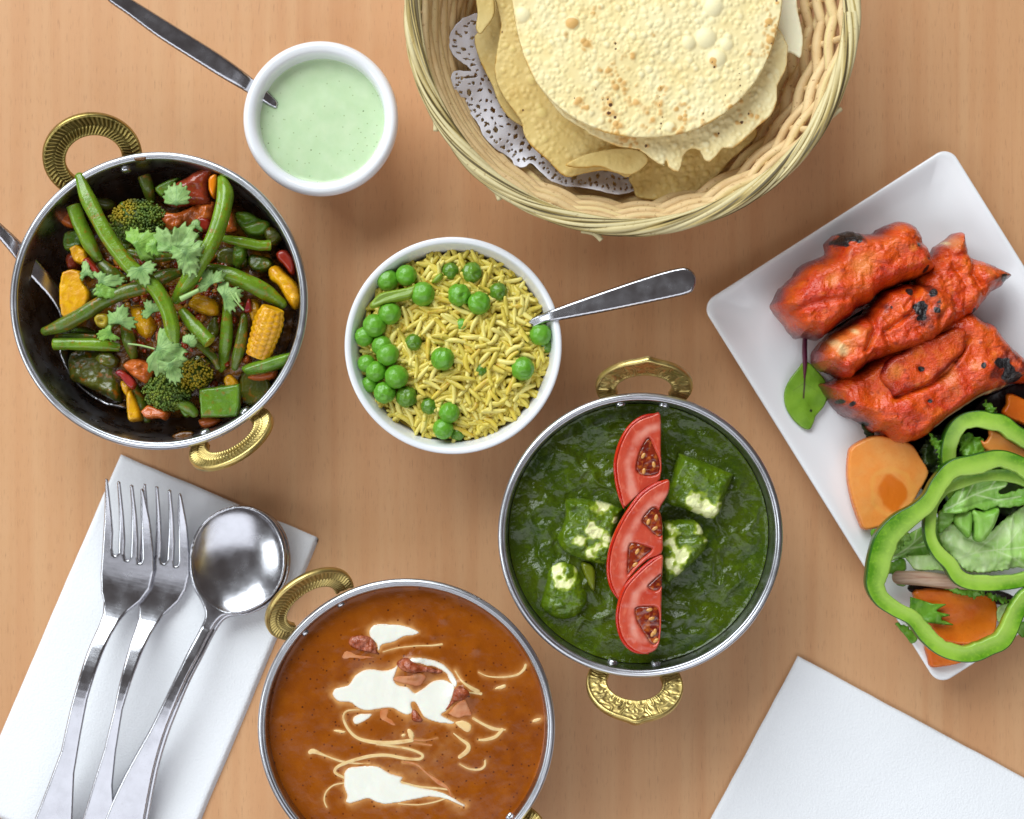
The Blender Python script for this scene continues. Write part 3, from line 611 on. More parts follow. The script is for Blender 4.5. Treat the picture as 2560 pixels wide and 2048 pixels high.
vegp("okra_slice", [(425, 980), (450, 968), (488, 975), (493, 1010), (475, 1035), (440, 1030), (422, 1005)], 5.6, .3, mat("okra", lin((160, 140, 40)), rough=.35, layers=(('noise', 5, .5, .7, lin((120, 84, 20))),)), "tiny round slice with a hole lying on the dull green bean", "okra", e=.12, creases=(([(456, 1000), (462, 1004)], .22, .07),))
# baby corn with kernels
def babycorn():
    a, b = P1('A', 1240, 945, 5.0), P1('A', 1170, 1165, 4.4)
    pts = [a+(b-a)*t for t in (0, .2, .4, .6, .8, 1)]; R = lenpx('A', 64, 5)
    rad = [R*.78, R*1.0, R*1.06, R*1.02, R*.96, R*.84]
    pr = lambda ph, s: 1+.09*np.abs(np.sin(ph*6))**.7*np.abs(np.sin(s*math.pi*9+(np.floor(ph*6/math.pi) % 2)*1.5))**.7-.05+.02*np.sin(s*7+ph*2)
    V, F, A = tube(pts, rad, 110, prof=pr, cap='flat', sub=16, sz=.75)
    obj("baby_corn", (V, F, A), CORNM, label="baby corn cob piece with rows of kernels near the right wall", cat="baby corn")
babycorn()
# red things
vegp("tomato_piece", [(730, 455), (745, 400), (785, 370), (835, 345), (880, 315), (930, 297), (968, 300), (970, 340), (945, 370), (945, 430), (950, 470), (860, 475), (780, 480)], 5.0, .7, TOMC, "large glossy dark red tomato piece at the top of the heap", "tomato", e=.4, nz=(.10, 1.4), creases=(([(770, 420), (930, 340)], -.15, .25),))
vegp("tomato_piece", [(715, 500), (780, 505), (850, 480), (920, 450), (965, 455), (960, 520), (950, 580), (900, 590), (850, 570), (790, 590), (735, 580)], 4.9, .8, TOMO, "ragged orange tomato flesh right of the broccoli", "tomato", e=.4, nz=(.22, 2.2))
vegp("tomato_piece", [(1040, 480), (1065, 560), (1068, 590), (1030, 600), (1005, 590), (1020, 520)], 4.8, .6, TOMO, "orange red tomato scrap to the right of the thick right bean", "tomato", e=.3, nz=(.12, 3))
vegp("tomato_piece", [(858, 560), (900, 530), (950, 540), (950, 595), (910, 600), (870, 590)], 5.1, .4, mat("red_pepper", lin((140, 40, 26)), rough=.25, coat=.15, bump=(('noise', 4, .2, .04),)), "small deep red piece left of the thick right bean", "tomato", e=.15)
vegp("tomato_piece", [(262, 510), (320, 480), (340, 540), (330, 585), (280, 570), (260, 545)], 3.8, .6, TOMO, "brownish orange tomato piece by the upper left wall", "tomato", e=.3, nz=(.08, 2))
vegp("tomato_piece", [(290, 700), (345, 690), (360, 760), (300, 770)], 3.7, .5, TOMC, "dark red tomato piece above the flat yellow slice", "tomato", e=.3)
vegp("red_chilli_piece", [(366, 728), (392, 710), (430, 745), (458, 785), (445, 803), (405, 800), (385, 765)], 4.9, .4, bpy.data.materials["red_pepper"], "bright red chilli piece left of the longest bean", "chilli", e=.18)
vegp("red_pepper_strip", [(1248, 690), (1290, 675), (1330, 720), (1338, 780), (1315, 795), (1280, 750), (1255, 725)], 4.4, .5, bpy.data.materials["red_pepper"], "red strip above the wavy yellow piece at the right wall", "pepper piece", e=.2)
vegp("red_onion_piece", [(515, 1240), (545, 1222), (612, 1275), (600, 1318), (570, 1300), (540, 1262)], 4.6, .35, mat("red_onion", lin((140, 42, 52)), rough=.25, coat=.3, layers=(('noise', 2, .4, .7, lin((170, 60, 30))),)), "purple red onion piece left of the lower broccoli", "onion", e=.12)
vegp("red_onion_piece", [(1105, 960), (1118, 905), (1135, 900), (1142, 955), (1125, 965)], 4.7, .3, bpy.data.materials["red_onion"], "tiny dark red piece above the narrow bean", "onion", e=.12)
vegp("tomato_piece", [(548, 1195), (600, 1170), (680, 1195), (690, 1240), (660, 1290), (610, 1270), (560, 1230)], 4.8, .7, TOMO, "rough salmon coloured tomato piece above the lower broccoli", "tomato", e=.4, nz=(.16, 3))
vegp("tomato_piece", [(895, 1445), (1000, 1448), (970, 1480), (910, 1490)], 3.7, .5, TOMO, "orange tomato edge under the bright pepper square", "tomato", e=.3)
vegp("tomato_piece", [(1120, 1250), (1240, 1220), (1250, 1260), (1190, 1280), (1130, 1275)], 3.9, .5, TOMO, "orange tomato piece under the bright green stick", "tomato", e=.3)
vegp("tomato_piece", [(1090, 1180), (1120, 1150), (1140, 1190), (1110, 1200)], 4.2, .4, TOMO, "small orange tomato corner left of the baby corn base", "tomato", e=.2)

def broccoli(c, rx, ry, z, label, seed, yel=None, stalk=None, n=420):
    r = np.random.default_rng(seed); p0 = P1('A', *c, z); RX, RY = lenpx('A', rx, z), lenpx('A', ry, z)
    root = empty("broccoli_floret", (p0[0], p0[1], z-1.1), label, "broccoli", "broccoli florets in the bean curry")
    parts = []; iv, if_ = ICO[1]; cl = r.uniform(-.8, .8, (9, 2))
    for k in range(n):
        a, q = r.uniform(0, 2*math.pi), math.sqrt(r.uniform(0, 1)); u, v = q*math.cos(a), q*math.sin(a)
        dd = np.hypot(u-cl[:, 0], v-cl[:, 1]).min(); hgt = math.sqrt(max(0, 1-.85*q*q))-1-.35*dd
        s = r.uniform(.045, .085); x, y = p0[0]+u*RX*r.uniform(.95, 1.08), p0[1]+v*RY
        V = iv*s*np.array([1, 1, 1.2])+[x, y, z+hgt*.95+r.uniform(-.05, .05)]
        yy = 0
        if yel: q_ = P1('A', *yel[:2], z); yy = float(np.clip(1.6-np.hypot(x-q_[0], y-q_[1])/lenpx('A', yel[2], z), 0, 1))
        parts.append((V, [if_], {"yel": np.full(len(iv), yy)}))
    obj("bud", join(parts), BROC, root, kind="stuff")
    V, F = ICO[3]; d = 1+.12*fbm(V[:, 0], V[:, 1], V[:, 2], 3, 2)
    obj("crown", (V*d[:, None]*[RX*.95, RY*.95, .95]+[p0[0], p0[1], z-1.15], [F], {"yel": np.zeros(len(V))}), BROC, root)
    if stalk: obj("stalk", tube([P1('A', *q, zz) for *q, zz in stalk], [.2, .28, .24], 12), BROCST, root)
broccoli((610, 545), 135, 105, 5.2, "large dark broccoli floret right of the longest bean", 3, yel=(540, 485, 70), stalk=[(560, 480, 4.2), (590, 540, 4.0), (640, 600, 3.8)], n=560)
broccoli((745, 1320), 110, 95, 4.9, "lower broccoli floret beside the bright pepper square", 5, yel=(850, 1270, 50), stalk=[(800, 1370, 4.3), (850, 1395, 4.2), (880, 1420, 4.0)], n=380)
broccoli((870, 1240), 85, 75, 4.7, "yellowed broccoli floret to the right of the lower one", 6, yel=(880, 1260, 130), n=260)

def coriander(c, size, rot, z, label, lobes=3, m=HERB, tilt=(0, 0), bend=.25, seed=0, stem=None, squash=1., fr='A', wide=1.0, ph=0.):
    """flat leaf with deep toothed lobes, rot in degrees (direction the leaf points, photograph up = 90)"""
    r = np.random.default_rng(seed); R = lenpx(fr, size, z); p0 = P1(fr, *c, z); n = 150
    t = np.linspace(-math.pi, math.pi, n, endpoint=False)
    span = 2.1*wide
    lob = np.where(np.abs(t) < span, .50+.50*np.abs(np.cos(t*lobes*math.pi/2/span*1.0+ph))**.6, .18)
    lob = lob*(1-.12*np.abs(t)/math.pi)*(1+.10*np.sign(np.sin(t*19+seed))*np.abs(np.sin(t*19+seed))**.5+.03*r.normal(size=n))
    lob = np.where(np.abs(t) > span, .12+.25*np.exp(-(np.abs(t)-span)/.18), lob)
    u, v = R*lob*np.cos(t), R*lob*np.sin(t)*squash; a = math.radians(rot)
    x, y = p0[0]+u*math.cos(a)-v*math.sin(a), p0[1]+u*math.sin(a)+v*math.cos(a)
    def vein(X, Y, d):
        th = (np.arctan2(Y-p0[1], X-p0[0])-a+math.pi) % (2*math.pi)-math.pi; rr = np.hypot(X-p0[0], Y-p0[1])
        return np.exp(-(np.abs(frac(th/(.42)+.5)-.5)*.42*rr/.03)**2)*(rr < R*.9)
    zb = lambda X, Y: z-.03+tilt[0]*(X-p0[0])+tilt[1]*(Y-p0[1])-bend*((X-p0[0])**2+(Y-p0[1])**2)/max(R, .3)+.18*R*fbm(X, Y, seed, 1.3, 3)
    root = empty("coriander_leaf", (p0[0], p0[1], z), label, "herb leaf", None)
    obj("blade", relief(np.stack([x, y], 1), T=.025, e=.05, zb=zb, tb=.02, g=.05, at={"vein": vein}), m, root)
    if stem is not None:
        q = P(fr, stem, z)+[0, 0, .02]; obj("stem", tube(q, .045, 8, sub=4), STEM, root)
coriander((620, 660), 95, 35, 6.3, "bright arched coriander leaf over the longest bean below the broccoli", m=HERBB, seed=1, bend=.4)
coriander((700, 665), 90, 190, 6.2, "bright narrow coriander leaf curving left from the big pale one", lobes=2, m=HERBB, seed=8, bend=.3, squash=.55)
coriander((790, 680), 135, 55, 6.5, "biggest pale coriander leaf in the centre of the bean curry", lobes=3, seed=2, wide=1.1)
coriander((845, 690), 110, -80, 6.6, "pale coriander leaf hanging down from the biggest leaf", lobes=2, seed=3, squash=.8)
coriander((635, 765), 85, -70, 6.5, "grey green coriander leaf lying across the longest bean", lobes=3, seed=4, squash=.85)
coriander((800, 470), 95, 90, 5.8, "fan shaped coriander leaf on the dark red tomato", lobes=1, seed=5, squash=.9, wide=.8)
coriander((960, 830), 75, 120, 5.7, "dark coriander leaf over the right end of the crossing beans", seed=6)
coriander((1020, 895), 80, 20, 5.7, "pale frilly coriander leaf just below the dark right hand one", seed=7, lobes=3, stem=[(1045, 870), (1070, 910), (1105, 952)])
coriander((690, 960), 60, 120, 5.4, "small dark coriander leaf in the centre below the crossing beans", seed=9)
coriander((460, 825), 105, 5, 5.4, "flat pale coriander leaf pointing right by the yellow slice", lobes=2, seed=10, squash=.5)
coriander((450, 865), 105, -10, 5.5, "smooth bright coriander leaf below the flat pale one", lobes=1, m=HERBB, seed=11, squash=.38)
coriander((390, 790), 70, 100, 5.1, "dark coriander leaf behind the red chilli piece", lobes=2, seed=12, squash=.5, m=HERB)
coriander((540, 1010), 80, 75, 5.6, "grey green coriander sprig right of the okra slice", seed=13)
coriander((500, 1055), 70, 200, 5.5, "small coriander leaf between the okra slice and the level bean", seed=14, lobes=2, m=HERBB, squash=.7)
coriander((720, 1130), 125, -20, 6.0, "large pale coriander leaf above the lower broccoli", seed=15, lobes=3, wide=1.0, stem=[(585, 1108), (640, 1115), (700, 1130)])
coriander((775, 1200), 90, -75, 5.9, "pale coriander leaf tip hanging onto the lower broccoli", seed=16, lobes=2, squash=.8)
coriander((855, 1105), 45, 60, 5.9, "tiny coriander scrap to the right of the large pale leaf", seed=17, lobes=1)
coriander((885, 580), 40, 80, 5.7, "tiny dark coriander curl right of the biggest leaf", seed=18, lobes=2)
obj("herb_stem", tube(P('A', [(820, 905), (860, 885), (905, 862)], 6.0), [.14, .12, .1], 10, cap='flat'), STEM, label="short pale cut herb stem lying across the thick right bean's lower end", cat="herb stem")
obj("herb_stem", tube(P('A', [(1070, 875), (1090, 920)], 5.9), [.07, .07], 10, cap='flat'), STEM, label="thin green cut stem beside the pale frilly leaf", cat="herb stem")

# serving spoon in the bean curry
hz = [(-.05, 6.6), (.0, 6.3), (.35, 5.3), (.7, 4.4), (1.0, 3.6), (1.3, 3.0)]
o = [(-60, 470), (0, 536), (80, 618), (150, 700), (215, 785), (256, 865), (270, 950), (272, 1010), (330, 1040), (420, 1070), (520, 1130), (600, 1230), (600, 1330), (560, 1400), (480, 1392), (400, 1360), (330, 1310), (275, 1245), (242, 1160), (236, 1080), (245, 1010), (240, 960), (200, 885), (130, 795), (60, 690), (0, 607), (-60, 540)]
mk_spoon(spline(o, 2, True), (430, 1215), 205, 170, 0, "serving spoon under the vegetables with its handle over the left rim", 0, .9, (toS('A', (0, 560)), toS('A', (270, 1010))), hz, fr='A', zr=4.2, roll=-.46)
# ================================================================ rice and peas
RICEC = [mat("rice_yellow", lin((216, 198, 98)), rough=.42, sss=.25, sssr=(.0015,), coat=.1, layers=(('noise', 3, .5, .75, lin((188, 166, 56))), ('vor', 9, .09, .05, lin((90, 70, 20)), None, .6))),
         mat("rice_pale", lin((226, 212, 126)), rough=.42, sss=.25, sssr=(.0015,), coat=.1, layers=(('noise', 3, .5, .8, lin((218, 200, 104))),)),
         mat("rice_golden", lin((212, 190, 84)), rough=.42, sss=.25, sssr=(.0015,), coat=.1, layers=(('noise', 3, .5, .75, lin((188, 146, 52))), ('vor', 8, .09, .05, lin((90, 60, 20)), None, .6)))]
RICEB = mat("rice_bed", lin((190, 164, 70)), rough=.6, bump=(('noise', 6, .8, .1),))
rz = lambda x, y: 3.55+.75*(1-((x-BC[0])**2+(y-BC[1])**2)/21.)+.12*fbm(x, y, 3, .8, 2)
obj("rice_bed", sauce_disc(BC, 4.5, 0, lambda x, y, e: rz(x, y)-.20), RICEB, label="packed yellow rice at the bottom of the white bowl", cat="rice", kind="stuff")
grains = []
for k in range(9):
    L = rng.uniform(.80, 1.10); cv = rng.uniform(-.10, .10)*(1 if k % 3 else 1.8); w = rng.uniform(.118, .142)
    pts = [(-L/2, cv*.9, 0), (-L/5, -cv*.2, 0), (L/5, -cv*.2, 0), (L/2, cv, 0)]
    V, F, A = tube(pts, [w*.72, w, w, w*.62], 8, sub=2, sz=.86)
    grains.append((V, F, A))
gm = [build("rice_grain", g_[0], g_[1], RICEC[k % 3]) for k, g_ in enumerate(grains)]
peas = [(302, 305, 65, "paler pea at the upper left rim, left one of the touching pair"), (412, 278, 62, "bright pea at the upper left rim, right one of the touching pair"), (507, 388, 72, "pea at the right end of the green pepper strip"), (315, 500, 68, "pea just below the green pepper strip"), (225, 572, 68, "pea lower left of the one below the pepper strip"), (165, 637, 58, "leftmost pea of the group at the left wall"), (268, 690, 60, "partly covered pea above the big smooth pea of the left group"), (303, 742, 67, "big smooth pea on top of the left group"), (178, 795, 53, "pea touching the left wall below the leftmost one"), (235, 840, 62, "pea between the left wall pea and the big round lower pea"), (355, 872, 70, "big round pea at the lower right of the left group"), (198, 915, 50, "half hidden pea at the lower left wall"), (285, 965, 64, "wrinkled lowest pea of the left group"), (415, 990, 64, "dark pea sunk in rice right of the wrinkled lowest pea"), (670, 253, 50, "dark pea at the top of the rice, left of the wrinkled one"), (797, 263, 62, "wrinkled dark pea nearest the top of the bowl"), (722, 393, 68, "dented pea in the upper middle, left of the smooth pair partner"), (838, 440, 68, "smooth pea touching the dented pea in the upper middle"), (950, 375, 54, "shrivelled olive pea right of the touching middle pair"), (455, 670, 50, "small shrivelled pea among rice right of the left group"), (625, 767, 68, "wrinkled spotted pea near the middle of the rice"), (735, 568, 38, "pea mostly covered by grains in the middle"), (1198, 625, 66, "pea at the right wall just below the spoon"), (1093, 825, 70, "bright round pea alone at the lower right"), (663, 1083, 62, "upper pea of the touching pair at the bottom"), (628, 1177, 62, "lower pea of the touching pair at the bottom"), (545, 1045, 48, "olive pea tucked left of the bottom pair"), (850, 830, 40, "dark pea mostly buried left of the lone bright pea"), (1232, 690, 44, "dark pea hidden under the one below the spoon"), (712, 1205, 44, "olive pea right of the bottom pair")]
PEA = mat("garden_pea", lin((110, 166, 58)), rough=.34, sss=.3, sssr=(.002,), coat=.12, layers=(('noise', 1.1, .35, .7, lin((88, 148, 42))), ('noise', 6, .55, .75, lin((128, 186, 76)), None, .5)), bump=(('noise', 1.8, .5, .07), ('noise', 7, .25, .01)))
PEAD = mat("olive_pea", lin((98, 138, 44)), rough=.34, sss=.2, sssr=(.002,), coat=.25, layers=(('noise', 1.5, .4, .7, lin((56, 98, 26))),), bump=(('noise', 3, .2, .05),))
sunk = {12: 0, 13: .45, 14: .3, 15: .25, 18: .3, 19: .3, 21: .35, 26: .35, 27: .4, 28: .5, 29: .35, 11: .3, 6: .15}
PC = []
for k, (x, y, r, lab) in enumerate(peas):
    R = lenpx('D', r, 4.8)
    c0 = P1('D', x, y, 4.6); zz = rz(c0[0], c0[1])+R*.75-sunk.get(k, 0)*R*1.2
    if x < 420 and 450 < y < 1050: zz += .12
    c = P1('D', x, y, zz); V, F = ICO[4]
    wr = .11 if any(w in lab for w in ("wrinkled", "dented", "shriv", "olive", "dark")) else .06
    d = 1+wr*(1-np.abs(fbm(V[:, 0]+k*5, V[:, 1], V[:, 2], 2.2, 3))*1.4)-wr*.5-(.16*np.exp(-((V-np.array([.3, -.2, .93]))**2).sum(1)/.06) if "dent" in lab or k == 15 else 0)
    d = d-(.10*np.exp(-((V-np.array([math.cos(k*2.4)*.5, math.sin(k*2.4)*.5, .70]))**2).sum(1)/.05) if k % 3 == 0 else 0)
    o = obj("pea", (V*d[:, None]*R+c, [F]), PEAD if any(w in lab for w in ("olive", "shriv", "dark")) else PEA, label="green "+lab if not lab.startswith(("dark", "olive")) else lab, cat="pea", group="peas in the rice bowl")
    PC.append((c[0], c[1], R, c[2]))
PC = np.array(PC)
under, placed, cnt, tries = [], [], 0, 0
while tries < 9000 and cnt < 300:
    tries += 1
    a, q = rng.uniform(0, 2*math.pi), math.sqrt(rng.uniform(0, 1))*4.28; x, y = BC[0]+q*math.cos(a), BC[1]+q*math.sin(a)
    dp = np.hypot(PC[:, 0]-x, PC[:, 1]-y)-PC[:, 2]
    vis = (PC[:, 3] > rz(x, y)+.1)
    if (dp[vis] < .08).any(): continue
    if placed and np.min(np.hypot(np.array(placed)[:, 0]-x, np.array(placed)[:, 1]-y)) < .235: continue
    placed.append((x, y)); cnt += 1
    o = bpy.data.objects.new("rice_grain", gm[rng.choice(9, p=[.13, .16, .05]*3 / np.sum([.13, .16, .05]*3))]); COL.objects.link(o)
    o.location = (x*.01, y*.01, (rz(x, y)+rng.uniform(.04, .30))*.01)
    o.rotation_euler = (rng.uniform(-3, 3), rng.uniform(-.26, .26), rng.uniform(0, 6.28))
    tag(o, "long yellow grain of cooked rice lying among the peas in the white bowl", "rice", "rice grains in the white bowl")
for k in range(700):
    a, q = rng.uniform(0, 2*math.pi), math.sqrt(rng.uniform(0, 1))*4.42; x, y = BC[0]+q*math.cos(a), BC[1]+q*math.sin(a)
    V, F, A = grains[k % 9]; under.append((V @ orient(rng.uniform(0, 6.28), rng.uniform(-.35, .35), 0).T+[x, y, rz(x, y)+rng.uniform(-.08, .14)], F, {}))
obj("rice_grains", join(under), RICEC[0], label="mass of smaller rice grains showing between the top grains", cat="rice", kind="stuff")
PSTR = mat("soft_pepper_strip", lin((124, 150, 56)), rough=.35, sss=.2, sssr=(.002,), layers=(('attr', 'edge', .3, 1, lin((150, 176, 60))),), bump=(('noise', 6, .3, .03),))
chunk("pepper_strip", 'D', [(192, 455), (205, 430), (250, 382), (330, 362), (420, 345), (472, 328), (465, 372), (440, 410), (380, 428), (290, 445), (215, 470)], 4.9, .35, PSTR, "dull green pepper strip between peas at the left of the rice", "pepper piece", e=.15, nz=(.03, 2), creases=(([(200, 450), (300, 400), (460, 350)], .1, .12),))
chunk("pepper_strip", 'D', [(555, 318), (590, 270), (622, 262), (625, 290), (590, 320)], 4.6, .25, PSTR, "small dull green pepper scrap near the top of the rice", "pepper piece", e=.12)
# ================================================================ spinach curry with paneer and tomato
PALAK = mat("spinach_sauce", lin((70, 84, 0)), rough=.12, spec=.4, coat=0, sss=.05, sssr=(.002,), layers=(('noise', .5, .38, .7, lin((50, 70, 8))), ('noise', 2.6, .50, .72, lin((78, 98, 14))), ('noise', 9, .58, .75, lin((42, 58, 10)))), bump=(('noise', 1.3, .7, .12), ('noise', 4, .3, .04), ('noise', 12, .25, .02)), rvar=.04)
ps = [P1('B', 500, 840, 5)[:2], P1('B', 1010, 630, 5)[:2], P1('B', 930, 920, 5)[:2], P1('B', 370, 1110, 5)[:2]]
def pdisp(x, y, e):
    m = np.clip(e/.8, 0, 1); r = (.16*fbm(x, y, 1, .45, 3)+.24*(np.clip(ridged(x+.3*fbm(x, y, 3, 1, 2), y, .55, 4), 0, 1)**3-.3)+.035*fbm(x, y, 2, 1.8, 4, .6))*m
    for p, hh in zip(ps, (.35, .35, .3, .35)): r = r+hh*np.exp(-(((x-p[0])**2+(y-p[1])**2)/1.6)**1.5)
    return r
obj("spinach_curry", sauce_disc(KB, 6.22, 4.35, pdisp, 260, 130), PALAK, label="glossy dark green spinach sauce filling the middle karahi", cat="curry")
PANEER = mat("spinach_coated_paneer", lin((92, 114, 24)), rough=.22, spec=.5, coat=.2, sss=.12, sssr=(.003,), layers=(('noise', 2, .4, .7, lin((72, 98, 22))), ('attr', 'bare', .15, .75, lin((160, 178, 66))), ('attr', 'bare', .7, 1., lin((236, 238, 178)))), bump=(('noise', 3, .4, .08), ('noise', 9, .4, .03)))
def paneer(o, z, T, bare, label, seed, tilt=(0, 0), e=.45, cr=()):
    chunk("paneer_cube", 'B', o, z, T, PANEER, label, "paneer", e=e, sm=3, nz=(.13, 1.5), oct_=6, tilt=tilt, seed=seed, g=.045, creases=cr, at={"bare": spots('B', [(a, b, r_*1.15) for a, b, r_ in bare], z, .6, .8, 1.9, seed)})
paneer([(385, 700), (410, 685), (500, 688), (640, 725), (655, 745), (620, 850), (600, 985), (480, 975), (380, 930), (348, 870), (370, 820), (385, 770)], 5.35, 1.0, [(575, 715, 42), (620, 780, 20), (520, 845, 40), (530, 910, 55), (460, 880, 28), (580, 860, 30)], "largest paneer cube, left of the tomato slices", 1, (-.03, .06))
paneer([(905, 495), (930, 480), (1145, 565), (1157, 590), (1120, 690), (1075, 785), (950, 745), (845, 705), (870, 600), (890, 530)], 5.45, 1.1, [(1005, 650, 42), (1040, 720, 52), (970, 700, 40), (1005, 725, 50)], "paneer cube at the upper right with one bare white corner", 2, (.03, .05), cr=(([(930, 580), (880, 690)], .15, .2), ([(990, 560), (1060, 640)], -.10, .25)))
paneer([(825, 810), (870, 785), (985, 782), (1030, 850), (1045, 890), (1015, 945), (900, 1050), (850, 1075), (825, 1000)], 5.4, 1.0, [(855, 820, 32), (880, 900, 42), (930, 925, 50), (860, 960, 48), (1000, 820, 25), (1020, 880, 25), (890, 1000, 30), (910, 950, 40)], "paneer cube to the right of the middle tomato slice", 3, cr=(([(900, 870), (1030, 860)], .12, .12),))
paneer([(300, 1010), (350, 975), (400, 970), (445, 1000), (475, 1070), (495, 1150), (440, 1230), (350, 1240), (275, 1185), (290, 1090)], 5.0, .9, [(375, 1030, 45), (345, 1010, 25), (410, 1050, 25)], "paneer cube sunk in spinach at the lower left", 4, e=.6)
chunk("paneer_cube", 'B', [(455, 975), (520, 990), (530, 1060), (520, 1110), (490, 1080)], 4.75, .35, mat("stewed_stalk", lin((104, 112, 30)), rough=.25, coat=.2, bump=(('noise', 3, .3, .05),)), "narrow olive paneer edge below the largest cube", "paneer", e=.2)

TFL = mat("tomato_flesh", lin((198, 84, 64)), rough=.2, spec=.5, sss=.3, sssr=(.004,), coat=.3, layers=(('noise', 1.1, .4, .7, lin((186, 66, 48))), ('noise', 6, .55, .75, lin((226, 130, 104)), (1, .4, 1), .6), ('attr', 'pulp', .15, 1, lin((224, 150, 132)), None, .85)), bump=(('noise', 6, .15, .02),))
TSK = mat("tomato_skin", lin((186, 38, 22)), rough=.14, spec=.5, sss=.15, sssr=(.003,), coat=.5, layers=(('noise', .9, .4, .7, lin((204, 62, 34))),))
TGEL = mat("tomato_gel", lin((134, 44, 22)), rough=.08, spec=.6, sss=.3, sssr=(.003,), coat=.6, layers=(('noise', 2.4, .4, .65, lin((94, 22, 16))), ('noise', 4, .5, .7, lin((176, 92, 40)))), bump=(('noise', 3, .4, .08),))
TSD = mat("tomato_seed", lin((206, 150, 84)), rough=.25, coat=.4, sss=.2, sssr=(.002,))
def tomato(o, arc, cavs, seeds, z, label, tilt=(0, 0)):
    root = empty("tomato_slice", P1('B', *np.mean(o, 0), z-.3), label, "tomato", "tomato slices on the spinach curry")
    c = shift('B', o, z).mean(0); zf = lambda x, y: z+tilt[0]*(x-c[0])+tilt[1]*(y-c[1])
    pl = [(np.array(cv), None) for cv in cavs]
    cp = [spline(shift('B', cv, z), 3, True) for cv in cavs]
    def disp(x, y, d):
        r = .015*fbm(x, y, 0, 3, 2)
        for q in cp: s, _, _ = sdf(q, x, y); r = r-.16*np.clip(s/.08+.3, 0, 1)
        return r
    obj("flesh", relief(spline(shift('B', o, z), 3, True), T=.30, e=.10, zb=lambda x, y: zf(x, y)-.30, tb=.2, g=.045, disp=disp, at={"pulp": lambda x, y, d: np.exp(-((distline(x, y, shift('B', arc, z))-.62)/.22)**2)*(.8+.7*fbm(x, y, 3, 1.6, 3))}), TFL, root)
    a = shift('B', arc, z); obj("skin", tube(np.stack([a[:, 0], a[:, 1], zf(a[:, 0], a[:, 1])-.17], 1), [.04]+[.09]*(len(a)-2)+[.04], 12, sub=8, sz=2.0), TSK, root)
    for q in cp: obj("gel", relief(q, T=.10, e=.15, zb=lambda x, y: zf(x, y)-.17, tb=.05, g=.045, disp=lambda x, y, d: .03*fbm(x, y, 0, 3, 2)), TGEL, root)
    for (x, y, an) in seeds:
        p = P1('B', x, y, z); V, F = ICO[2]; R = orient(math.radians(an), 0, 0)
        obj("seed", ((V*[.16, .09, .055]) @ R.T+[p[0], p[1], zf(p[0], p[1])-.06], [F]), TSD, root)
tomato([(822, 300), (780, 303), (720, 325), (678, 362), (640, 430), (617, 520), (622, 600), (640, 680), (656, 728), (700, 690), (760, 640), (822, 598), (825, 450)], [(800, 300), (740, 314), (683, 355), (640, 425), (616, 515), (620, 600), (637, 675), (654, 728)],
       [[(768, 405), (800, 465), (820, 520), (812, 572), (760, 585), (714, 570), (708, 530), (730, 455)]], [(742, 490, 60), (745, 560, 80), (790, 530, 100)], 5.75, "top tomato slice of the three on the spinach curry", (0, .02))
tomato([(860, 598), (800, 620), (740, 660), (690, 720), (648, 785), (613, 860), (590, 940), (585, 1020), (600, 1090), (632, 1145), (662, 1080), (705, 1020), (765, 965), (828, 935), (832, 850), (815, 745), (858, 662)], [(850, 600), (795, 622), (735, 664), (687, 722), (645, 788), (610, 862), (588, 942), (584, 1022), (600, 1092), (630, 1143)],
       [[(770, 730), (800, 722), (825, 760), (830, 850), (800, 858), (762, 820), (732, 785)], [(682, 885), (760, 900), (786, 918), (740, 960), (700, 1000), (668, 1035), (670, 960)]], [(800, 770, 80), (795, 820, 30), (715, 925, 60), (705, 985, 40), (765, 790, 70)], 6.05, "middle tomato slice lying over the top slice", (.02, .02))
tomato([(830, 940), (780, 968), (720, 1020), (660, 1090), (632, 1170), (626, 1250), (650, 1330), (700, 1380), (750, 1393), (795, 1380), (818, 1340), (826, 1250), (828, 1120), (832, 1000)], [(822, 944), (775, 972), (717, 1023), (658, 1092), (631, 1172), (626, 1252), (650, 1330), (700, 1378), (765, 1390)],
       [[(826, 1025), (790, 1050), (758, 1085), (795, 1108), (826, 1085)], [(704, 1182), (760, 1172), (806, 1178), (820, 1230), (812, 1330), (780, 1352), (748, 1305), (715, 1250)]], [(770, 1190, 10), (780, 1230, 15), (785, 1300, 60), (795, 1290, 80), (800, 1330, 40)], 6.2, "bottom tomato slice nearest the rivets", (.02, .02))

# ================================================================ orange curry with cream
MAKH = mat("orange_curry", lin((142, 74, 0)), rough=.2, spec=.25, coat=.05, sss=0, layers=(('noise', .28, .40, .68, lin((128, 64, 0))), ('attr', 'mix', 0, 1, lin((222, 164, 104))), ('noise', 1.2, .45, .75, lin((152, 82, 0))), ('vor', 3.0, .17, .10, lin((96, 42, 12)), None, .9), ('vor', 1.7, .10, .06, lin((66, 26, 8)), None, .9)), bump=(('noise', 1.5, .12, .06), ('noise', 9, .22, .02), ('noise', 24, .15, .008)), rvar=.05)
CZ = 4.85
lump = [(P1('C', 760, 560, CZ)[:2], .14, .9), (P1('C', 1100, 720, CZ)[:2], .28, .7), (P1('C', 1420, 890, CZ)[:2], .28, .6), (P1('C', 1120, 1060, CZ)[:2], .10, .6), (P1('C', 1300, 390, CZ)[:2], .07, .25), (P1('C', 1230, 497, CZ)[:2], .06, .2), (P1('C', 1515, 585, CZ)[:2], .07, .22)]
def cdisp(x, y, e):
    m = np.clip(e/.5, 0, 1); r = (.03*fbm(x, y, 1, .5, 3)+.008*fbm(x, y, 1, 3, 2))*m
    for p, a, s in lump: r = r+(a*(1+.3*fbm(x, y, 5, 3, 2)))*np.exp(-(((x-p[0])**2+(y-p[1])**2)/s**2))
    return r
